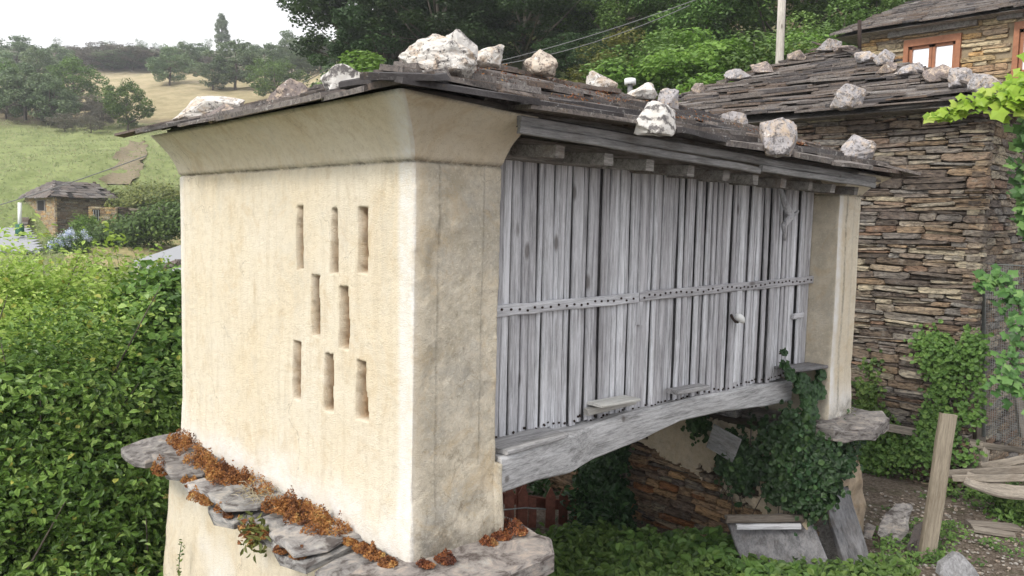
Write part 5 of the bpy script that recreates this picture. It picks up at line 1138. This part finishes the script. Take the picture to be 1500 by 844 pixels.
def wall_ivy(name, label, pts, n, size, mkey, seed, nd, sx, thick=.12, cat='ivy', asp=.9):
    """pts: (point, radius) blobs on a wall; nd outward normal; leaves hang in overlapping layers"""
    rng = np.random.RandomState(seed); t = thing(name, label, cat, pts[0][0]); A = np.array([r*r for _, r in pts]); A = (A / A.sum() * n).astype(int); nd = np.asarray(nd, float); U = nrm(np.cross([0, 0, 1], nd)); C = []; vs = []; L = []
    for (c, r), k in zip(pts, A):
        a = rng.uniform(0, 2*math.pi, k); q = r * np.sqrt(rng.rand(k)) * (1 + .5 * fbm(np.cos(a) * 2 + c[0], np.sin(a) * 2, a * 0, 2, 3)); bump = .5 + fbm(c[1] + q*np.cos(a), c[2] + q*np.sin(a), a*0, 4, 2)
        C.append(np.asarray(c) + np.outer(q * np.cos(a), U) + np.outer(q * np.sin(a), [0, 0, 1]) + np.outer(thick * (rng.rand(k) * .5 + bump * .8), nd)); vs.append(np.clip(.15 + bump * .35 + rng.rand(k) * .4, 0, 1))
        L.append((*tube_vf([np.asarray(c) + U * rng.uniform(-r, r) * .5 + [0, 0, -r] , np.asarray(c) + nd * .03, np.asarray(c) + U * rng.uniform(-r, r) * .6 + [0, 0, r]], [.012, .01, .005], 4), 0))
    foliage('leaves', rng, np.concatenate(C), size, M[mkey], v=np.concatenate(vs), parent=t, nrmdir=nd + [0, 0, .35], spread=.45, asp=asp)
    V, Fc, _ = join(L); obj('stems', mesh('stems', V, Fc, M['bark'], True), t); return t
def wp(lst, x): return [(P(u, v, x=x), r) for u, v, r in lst]
ivy_poly('ivy', 'dense dark ivy curtain hanging below the far end of the beam', [(1015, 606), (1060, 606), (1160, 590), (1180, 625), (1240, 645), (1236, 680), (1222, 705), (1200, 735), (1150, 742), (1125, 735), (1105, 748), (1090, 730), (1075, 690), (1048, 655)], dict(x=7.05), 11000, .052, 'leaf_ivy', 41, (-1, -.15, 0), 3.4, -.03, .12, .07)
ivy_poly('ivy', 'ivy tongues hanging under the slab of the far pillar', [(1165, 640), (1245, 648), (1235, 690), (1215, 700), (1205, 735), (1185, 740), (1170, 720)], dict(y=3.42), 1800, .05, 'leaf_ivy', 46, (-.3, -1, 0), 3, -.1, .10, .08)
wall_ivy('ivy', 'ivy climbing round the small grey shelf at the far end of the planks', [(P(u, v, y=3.62), r) for u, v, r in ((1166, 560, .09), (1176, 580, .12), (1150, 548, .05), (1195, 548, .05), (1208, 541, .04), (1176, 605, .12), (1170, 630, .12), (1143, 535, .03), (1143, 515, .02), (1190, 570, .08))], 1500, .06, 'leaf_ivy', 42, (-.3, -1, 0), 1, .10)
ivy_poly('ivy', 'upright ivy mass at the left end of the peeling wall beside the picket fence', [(852, 700), (878, 668), (935, 648), (940, 665), (925, 700), (915, 740), (918, 780), (900, 800), (868, 800), (852, 760)], dict(x=6.98), 6500, .055, 'leaf_ivy', 43, (-1, -.2, 0), 2.4, -.2, .10, .05)
ivy_poly('ivy', 'small-leaved green ivy spreading over the lower right of the barn wall', [(1330, 462), (1345, 460), (1390, 500), (1430, 420), (1448, 425), (1440, 560), (1438, 670), (1250, 690), (1262, 620), (1300, 640), (1340, 640), (1370, 560), (1345, 510)], dict(x=10.94), 4200, .055, 'leaf_mid', 44, (-1, -.1, 0), 1.9, .12, .09, .06)
ivy_poly('ivy', 'thin ivy wisps on the barn wall beside the far pillar', [(1250, 530), (1285, 530), (1290, 610), (1320, 640), (1255, 640)], dict(x=10.94), 900, .055, 'leaf_mid', 45, (-1, -.1, 0), 2.5, .03, .06, .05)
def vine(name, label, pts, n, size, mkey, seed, rad, cat='vine'):
    rng = np.random.RandomState(seed); t = thing(name, label, cat, pts[0]); pts = np.array(pts); s = np.linspace(0, len(pts) - 1.001, n); i = s.astype(int); f = (s - i)[:, None]
    c = pts[i] * (1 - f) + pts[i+1] * f; rr = np.interp(s, range(len(rad)), rad)[:, None]; C = c + rng.normal(size=(n, 3)) * rr * .6
    V, Fc, vv = lobed(rng, C, size * 1.15, np.array([-.7, -.5, .7])); obj('leaves', mesh('leaves', V, Fc, M[mkey], v=vv), t); tube('stem', pts, .012, M['bark'], 5, parent=t)
vine('vine', 'lime green vine shoot reaching left across the barn corner', [P(1362, 172, d=9.0), P(1395, 165, d=9.0), P(1425, 148, d=8.9), P(1460, 143, d=8.8), P(1510, 140, d=8.7)], 150, .12, 'leaf_lime', 51, [.02, .06, .09, .11, .16])
vine('vine', 'large-leaved grape vine hanging down the right edge beside the barn corner', [P(1510, 120, d=8.8), P(1508, 190, d=8.9), P(1498, 240, d=9.0), P(1510, 300, d=9.0), P(1515, 350, d=9)], 170, .135, 'leaf_vine', 52, [.14, .12, .15, .12, .1])
vine('vine', 'grape vine with big leaves climbing over the wire mesh gate', [P(1440, 412, d=9.6), P(1465, 410, d=9.4), P(1490, 440, d=9.2), P(1500, 490, d=9.1), P(1470, 555, d=9.1), P(1500, 570, d=9.0)], 240, .115, 'leaf_vine', 53, [.06, .11, .14, .16, .13, .18])
vine('vine', 'bright overhanging vine tuft in the top right corner below the house window', [P(1480, 150, d=8.7), P(1500, 125, d=8.6), P(1530, 150, d=8.6)], 110, .17, 'leaf_lime', 54, [.12, .2, .2])

# ================================================================== MESH GATE, PICKET FENCE, YARD
def add_gate():
    y0, y1 = 9.7, 0
    a, b = P(1441, 386, d=10.2), P(1441, 640, d=10.2); c, e = P(1560, 386, d=9.3), P(1560, 640, d=9.3); e[2] = b[2]; c[2] = a[2]
    t = thing('mesh_gate', 'fine wire mesh gate in a grey frame right of the barn corner', 'gate', b)
    tube('frame', [b, a, c, e], .022, M['steel'], 6, parent=t); tube('rail', [(a*.5+b*.5), (c*.5+e*.5)], .012, M['steel'], 6, parent=t)
    L = []; U = c - a; n = 34
    for i in range(1, n): p = a + U * i / n; q = b + (e - b) * i / n; L.append((*tube_vf([p, q], .0022, 3), 0))
    m = int(n * np.linalg.norm(a - b) / np.linalg.norm(U))
    for i in range(1, m): L.append((*tube_vf([a + (b - a) * i / m, c + (e - c) * i / m], .0022, 3), 0))
    V, Fc, _ = join(L); obj('wire_mesh', mesh('wire_mesh', V, Fc, M['steel']), t, kind='stuff')
    board('post', P(1434, 660, d=10.3), P(1438, 480, d=10.3), .12, .1, M['board'], RH, rg, parent=t); board('brace', P(1500, 640, d=10), P(1488, 560, d=10), .1, .06, M['board'], RH, rg, parent=t)
add_gate()
PF = thing('picket_fence', 'red-brown pointed picket fence seen under the beam', 'fence', P(790, 790, d=10.3))
for (u0, u1, dd) in ((738, 752, 8.9), (758, 772, 8.9), (798, 812, 8.9), (817, 830, 9.0), (838, 850, 9.15)):
    w = (u1 - u0) * dd / F; uc = (u0 + u1) / 2; vt = 716 if u0 > 780 else 712
    lo, hi = P(uc, 800, d=dd), P(uc, vt + 9, d=dd); X = nrm(np.array([r_[0], r_[1], 0])); Y = np.cross([0, 0, 1], X); hgt = hi[2] - lo[2]
    V = []; 
    for y in (-.012, .012): V += [(-w/2, y, 0), (w/2, y, 0), (w/2, y, hgt), (0, y, hgt + w * 1.05), (-w/2, y, hgt)]
    obj('picket', mesh('picket', V, [[0, 1, 2, 3, 4], [9, 8, 7, 6, 5]] + [[i, 5+i, 5+(i+1) % 5, (i+1) % 5] for i in range(5)], M['redwood']), PF, Mx=basis(X, Y, (0, 0, 1), lo))
board('picket', P(780, 795, d=8.88), P(780, 730, d=8.88), .09, .022, M['redwood'], RH, rg, parent=PF); board('post', P(762, 800, d=9.0), P(764, 700, d=9.0), .12, .1, M['redwood'], RH, rg, parent=PF)
for v in (737, 775): board('rail', P(700, v - 12 if v < 750 else v, d=8.95), P(870, v + 8, d=9.2), .12 if v < 750 else .09, .03, M['redwood'], (0, 0, 1), rg, parent=PF)
tube('rope', [P(718, 748, d=8.8), P(750, 746, d=8.8), P(770, 744, d=8.8), P(800, 746, d=8.8)], .008, M['steel'], 5, label='thin blue-grey rope tied across the picket fence', cat='rope')

def gpt(u, v, zoff=0.): # ground point in the yard
    for d in np.arange(5, 16, .03):
        p = P(u, v, d=d)
        if p[2] <= gz(p[0], p[1]) + zoff: return p
    return P(u, v, z=-3.3)
g1 = gpt(1352, 822); board('post', P(1354, 822, d=depth(g1)) - [0, 0, .25], P(1389, 607, d=depth(g1)), .155, .07, M['yboard'], RH + [0, 0, .1], rg, seg=6, label='tall leaning yellowish wooden post standing in the yard', cat='post')
d0 = depth(gpt(1250, 835)); a, b = P(1258, 838, d=d0 - .1), P(1222, 722, d=d0 - .1)
board('plank', a, b, .29, .07, M['greyboard'], RH * .9 + FH * .2, rg, seg=4, label='thick grey board leaning left in front of the stone slabs', cat='board')
board('plank', P(1225, 845, d=d0 + .12), P(1210, 760, d=d0 + .15), .24, .05, M['darkbeam'], RH, rg, label='dark board behind the leaning grey board', cat='board')
# old door panel
dd = depth(gpt(1150, 842)) - .22; q = [P(1062, 754, d=dd + .15), P(1186, 752, d=dd + .1), P(1222, 842, d=dd - .25), P(1095, 845, d=dd - .2)]
D = thing('old_panel', 'old grey plastered door panel with a wooden batten lying below the ivy', 'panel', q[3])
nn = nrm(np.cross(q[1]-q[0], q[3]-q[0])); nn = nn if np.dot(nn, FH) < 0 else -nn
Q = q if np.dot(np.cross(q[1]-q[0], q[3]-q[0]), nn) > 0 else q[::-1]
panel('panel_sheet', Q, nn, .05, M['greyboard'], jit=.008, rng=rg, parent=D)
board('batten', P(1078, 772, d=dd - .04), P(1172, 771, d=dd - .06), .05, .04, M['plank'], (0, 0, 1), rg, parent=D); board('edge_board', P(1064, 760, d=dd + .06), P(1186, 759, d=dd + .04), .07, .05, M['board'], (0, 0, 1), rg, parent=D)
def slabrock(uv, dd, t, m, label, lean=.12):
    q = [P(u, v, d=dd + lean * (0.0 if v > sum(b for _, b in uv)/len(uv) else 1)) for u, v in uv]; nn = nrm(np.cross(q[1]-q[0], q[2]-q[1])); nn = nn if np.dot(nn, FH) < 0 else -nn
    Q = q if np.dot(np.cross(q[1]-q[0], q[2]-q[1]), nn) > 0 else q[::-1]; panel('stone_slab', Q, nn, t, M[m], jit=.015, cham=.02, rng=rg, label=label, cat='stone slab', group='stone slabs lying in the yard')
slabrock([(1290, 790), (1300, 760), (1320, 743), (1338, 742), (1332, 780), (1312, 808)], depth(gpt(1310, 800)), .07, 'ledge', 'grey slate slab leaning left of the tall post', .25)
slabrock([(1325, 800), (1340, 770), (1362, 758), (1356, 800), (1340, 822)], depth(gpt(1340, 815)), .07, 'slate', 'dark slab half hidden behind the foot of the post')
slabrock([(1378, 828), (1404, 812), (1413, 814), (1440, 850), (1375, 860)], depth(gpt(1410, 850)), .10, 'greyboard', 'pale rounded slab at the bottom edge right of the post')
slabrock([(1272, 765), (1283, 770), (1276, 790), (1266, 788)], depth(gpt(1275, 790)), .05, 'ledge', 'small pale stone chip between the boards')
# rail fence behind the yard
FN = thing('rail_fence', 'weathered low rail fence along the foot of the barn wall', 'fence', P(1290, 720, d=11))
for (u0, v0, u1, v1, d0_, d1_, w) in ((1300, 626, 1440, 652, 10.6, 10.1, .10), (1275, 712, 1358, 729, 11.2, 10.6, .09), (1370, 672, 1440, 682, 10.4, 10.0, .09), (1290, 690, 1362, 700, 10.9, 10.6, .06), (1440, 652, 1510, 662, 10.1, 9.8, .07)): board('rail', P(u0, v0, d=d0_), P(u1, v1, d=d1_), w, .05, M['board'], (0, 0, 1), rg, seg=5, parent=FN)
for (u, vt, vb, d_) in ((1293, 680, 714, 11), (1441, 655, 688, 10.1), (1338, 690, 725, 10.7)): board('post', P(u - 3, vb, d=d_), P(u + 3, vt, d=d_), .09, .07, M['board'], RH, rg, parent=FN)
GL = 'loose boards stacked at the right edge'
for (a, b, w, t_, lab) in (((1388, 694, 9.6), (1520, 686, 9.0), .09, .05, 'long bare pole on top of the loose board stack'), ((1440, 684, 9.5), (1520, 668, 9.1), .09, .05, 'upper thin plank of the stack angled towards the right edge'),
    ((1415, 700, 9.3), (1520, 722, 8.8), .20, .04, 'wide curved plank drooping from the loose board stack'), ((1395, 700, 9.4), (1510, 700, 9.0), .08, .05, 'short lath tucked under the long pole')):
    board('plank', P(a[0], a[1], d=a[2]), P(b[0], b[1], d=b[2]), w, t_, M['board'], (0, .3, 1) if w < .15 else FH + [0, 0, .4], rg, seg=6, bend=.03 if w < .15 else -.08, label=lab, cat='board', group=GL)
for (a, b, w, lab) in (((1418, 772), (1490, 778), .16, 'short broken board lying on the earth at right'), ((1425, 780), (1486, 790), .12, 'second broken board in front of the first on the earth')):
    p, q2 = gpt(*a) + [0, 0, .04], gpt(*b) + [0, 0, .04]; board('board', p, q2, w, .04, M['board'], FH, rg, seg=4, label=lab, cat='board', group='broken boards on the ground')
# pebbles, weeds
rp = np.random.RandomState(3); L = []
for _ in range(800):
    u, v = rp.uniform(1260, 1520), rp.uniform(715, 850); p = P(u, v, z=-3.3); p[2] = float(gz(p[0], p[1])) + .01; s = rp.uniform(.01, .035)
    V, Fc = STONES[rp.randint(16)]; a = rp.uniform(0, 6); Rm = np.array([[math.cos(a), math.sin(a), 0], [0, 0, .5], [-math.sin(a), math.cos(a), 0]]) * s; L.append((V @ Rm + p, Fc, rp.rand()))
V, Fc, v = join(L); obj('gravel', mesh('gravel', V, Fc, M['pebble'], v=v), kind='stuff', label='pale chips and pebbles strewn over the bare earth', cat='gravel')
def weeds(label, uvs, n, size, mkey, seed, hgt, name='weeds', asp=.6):
    rng = np.random.RandomState(seed); C = []; vs = []
    for (u0, u1, v0, v1, k) in uvs:
        for _ in range(int(n * k)):
            u, v = rng.uniform(u0, u1), rng.uniform(v0, v1); p = P(u, v, z=-3.35); m = rng.randint(8, 26); h = hgt * rng.uniform(.3, 1.1); z = rng.rand(m)**.7 * h; cl = rng.rand()
            C.append(np.stack([p[0] + rng.normal(0, .05, m), p[1] + rng.normal(0, .05, m), float(gz(p[0], p[1])) + z], 1)); vs.append(cl * .5 + .5 * rng.rand(m))
    foliage(name, rng, np.concatenate(C), size, M[mkey], v=np.concatenate(vs), nrmdir=(-.3, -.3, .9), spread=.55, asp=asp, kind='stuff', label=label, cat='weeds')
weeds('dense green weeds and nettles along the bottom edge below the support wall', [(700, 1010, 812, 900, .55), (980, 1330, 862, 920, .5), (820, 900, 800, 830, .1)], 1500, .075, 'leaf_mid', 61, .32)
weeds('brighter broad-leaved plants at the bottom centre', [(900, 1080, 822, 870, .6), (1080, 1180, 862, 900, .3)], 240, .10, 'leaf_mid', 62, .34, name='broadleaf_plants', asp=.7)
weeds('scattered weeds on the earth around the post', [(1290, 1400, 770, 830, .45), (1260, 1500, 700, 860, .12)], 180, .04, 'leaf_mid', 63, .12)
blob_shrub('bush', 'green bush behind the tall leaning post', [bl(1405, 725, 10.3, .30, .26), bl(1430, 735, 10.2, .26, .2), bl(1390, 745, 10.1, .2, .18)], 2600, .06, 'leaf_mid', 64, branch=4)
blob_shrub('bush', 'green bush at the right edge under the loose boards', [bl(1495, 735, 9.5, .32, .3), bl(1480, 760, 9.4, .22, .2), bl(1510, 770, 9.2, .26, .22)], 2600, .06, 'leaf_mid', 65, branch=4)
blob_shrub('bush', 'sprawling bush on the rail fence left of the post', [bl(1310, 650, 10.9, .25, .2), bl(1325, 675, 10.9, .28, .24), bl(1290, 640, 11, .2, .18), bl(1360, 690, 10.8, .2, .2)], 2600, .06, 'leaf_mid', 66, branch=4)
blob_shrub('bush', 'leafy shrub growing in front of the picket fence', [bl(865, 720, 8.7, .15, .24), bl(870, 760, 8.5, .16, .24), bl(862, 795, 8.3, .16, .14), bl(890, 785, 8.3, .22, .16)], 2600, .07, 'leaf_ivy', 67, branch=6)
blob_shrub('bush', 'dark shrubbery in the gap under the beam behind the picket fence', [bl(760, 700, 11, .8, .8), bl(830, 680, 11.5, .8, .8), bl(700, 760, 11, .8, .8), bl(880, 720, 11, .7, .8), bl(800, 740, 10.2, .5, .5), bl(740, 740, 10.2, .5, .5)], 9000, .10, 'leaf_dark', 68, branch=8)
blob_shrub('moss_tuft', 'small yellow-green moss tuft on the slab at the foot of the far pillar', [bl(1238, 602, 8.2, .045, .05)], 160, .02, 'leaf_yellow', 69, branch=0)

# ================================================================== DRIED STONECROP ON THE LEDGE
def crop(label, spots, n, seed, mkey='dry', size=.017, hgt=.06):
    rng = np.random.RandomState(seed); C = []; vs = []
    for (x, y, r, zz, k) in spots:
        r = r * 1.2
        m = int(n * k * 1.7); a = rng.uniform(0, 6.28, m); q = r * np.sqrt(rng.rand(m)); px, py = x + q*np.cos(a)*.75, y + q*np.sin(a); hh_ = hgt * min(1., r / .12) * (1 - (q / r)**2 * .8) * np.clip(1 + 2.4 * fbm(px, py, px*0, 24, 2), .2, 2.2)
        C.append(np.stack([px, py, zz + rng.rand(m)**.6 * hh_ * 1.3], 1)); vs.append(np.clip(.45 + .9 * fbm(px, py, px*0, 14, 2) + rng.uniform(-.25, .25, m), 0, 1))
    return foliage('dried_stonecrop', rng, np.concatenate(C), size, M[mkey], v=np.concatenate(vs), nrmdir=(-.3, -.2, .4), spread=1.2, asp=.5, tri=True, kind='stuff', label=label, cat='dried plant')
rq = np.random.RandomState(9)
sp = [(2.50, 6.62, .12, ZL, 1), (2.48, 6.40, .13, ZL, 1), (2.42, 6.18, .12, ZL, 1)] + [(2.42 + rq.uniform(-.04, .04), 6.0 - .085*i, rq.uniform(.09, .15), ZL - .01, .9) for i in range(8) if i != 3] + [(2.44 + rq.uniform(-.03, .03), 5.28 - .13*i, rq.uniform(.07, .11), ZL - .01, .5) for i in range(3)]
sp += [(2.42 + rq.uniform(-.05, .04), 4.72 - .075*i, rq.uniform(.08, .13), ZL - .01, .9) for i in range(9)] + [(2.46, 3.95 - .13*i, rq.uniform(.04, .07), ZL - .01, .5) for i in range(4)]
sp += [(2.15 + rq.uniform(-.03, .08), 6.3 - .13*i + rq.uniform(-.05, .05), rq.uniform(.03, .08), ZL - .055, .4) for i in range(18) if i % 3]
crop('rust-brown dried stonecrop growing along the ledge under the cream end wall', sp, 900, 71)
crop('rusty stonecrop tuft on the corner slab right of the pillar foot', [(3.30, 3.45, .09, ZL, 1), (3.18, 3.42, .06, ZL, .6), (3.06, 3.40, .05, ZL, .5), (2.72, 3.38, .06, ZL, .5), (2.60, 3.40, .05, ZL, .5), (3.32, 3.60, .06, ZL, .5)], 700, 72, hgt=.04)
def straw():
    rng = np.random.RandomState(2); L = []
    for _ in range(90):
        b = np.array([2.40 + rng.normal(0, .05), 4.95 + rng.normal(0, .10), ZL]); d_ = rng.normal(size=3) * [.8, .9, .3] + [-.3, 0, .5]; d_ = nrm(d_) * rng.uniform(.06, .17); L.append((*tube_vf([b, b + d_ * .6 + [0, 0, .01], b + d_ * [1.1, 1.1, .6]], [.0022, .0018, .001], 3), rng.rand()))
    V, Fc, v = join(L); obj('dry_straw', mesh('dry_straw', V, Fc, M['straw'], v=v), kind='stuff', label='tuft of pale dry straw in the middle of the ledge plants', cat='straw')
straw()
t = thing('hanging_plant', 'small orange and green plant hanging from the ledge over the lower plaster', 'plant', P(375, 790, x=2.3)); rq = np.random.RandomState(3)
foliage('foliage', rq, P(372, 783, x=2.14) + rq.normal(size=(110, 3)) * [.03, .07, .055], .05, M['leaf_yellow'], parent=t, asp=.4); foliage('dead_leaf', rq, P(362, 778, x=2.14) + rq.normal(size=(50, 3)) * [.02, .05, .04], .05, M['dry'], parent=t, asp=.5)
t = thing('creeper', 'thin green creeper climbing the lower left plaster', 'creeper', P(263, 844, x=2.4)); pts = [P(262, 860, x=2.36), P(262, 835, x=2.37), P(263, 815, x=2.38), P(266, 795, x=2.40)]
tube('stem', pts, .004, M['leaf_mid'], 4, parent=t); foliage('foliage', rq, np.repeat(np.array(pts), 9, 0) + rq.normal(size=(36, 3)) * [.01, .03, .03], .03, M['leaf_mid'], parent=t)

# ================================================================== POLE AND CABLES
pb_, pt_ = P(1143.5, 95, d=19), P(1147, -40, d=19); pb_[2] -= 3.5
tube('utility_pole', [pb_, pb_ + (pt_ - pb_) * .5, pt_], [.115, .10, .09], M['pole'], 10, label='pale concrete-grey utility pole behind the barn roof', cat='utility pole')
def cable(label, a, b, sag, r=.012, n=14):
    a, b = np.asarray(a), np.asarray(b); tube('cable', [a + (b - a) * i / n - np.array([0, 0, sag * 4 * (i/n) * (1 - i/n)]) for i in range(n + 1)], r, M['cable'], 5, label=label, cat='cable')
cable('upper overhead cable crossing in front of the wood', P(700, 97, d=23), P(1040, -8, d=21), .12)
cable('lower overhead cable just under the upper one', P(700, 99, d=23.4), P(1010, 8, d=21.4), .25)
cable('cable sagging over the abandoned cottage', P(-20, 306, d=50), P(215, 228, d=45), .1, .03)
cable('cable crossing the dry meadow behind the eave', P(360, 160, d=60), P(520, 78, d=50), .2, .025)

# ================================================================== THE AIR
V, Fc = box_vf((0, 0, 44), (3600, 0, 0), (0, 3600, 0), (0, 0, 106)); hm, hnt = mat('haze'); hn = N(hnt)
pv = hn.new('ShaderNodeVolumePrincipled'); pv.inputs['Density'].default_value = .0007; pv.inputs['Color'].default_value = (.90, .93, 1, 1); ho = hn.new('ShaderNodeOutputMaterial'); hn.link(pv.outputs[0], ho.inputs['Volume'])
obj('haze', mesh('haze', V, Fc, hm), kind='stuff')
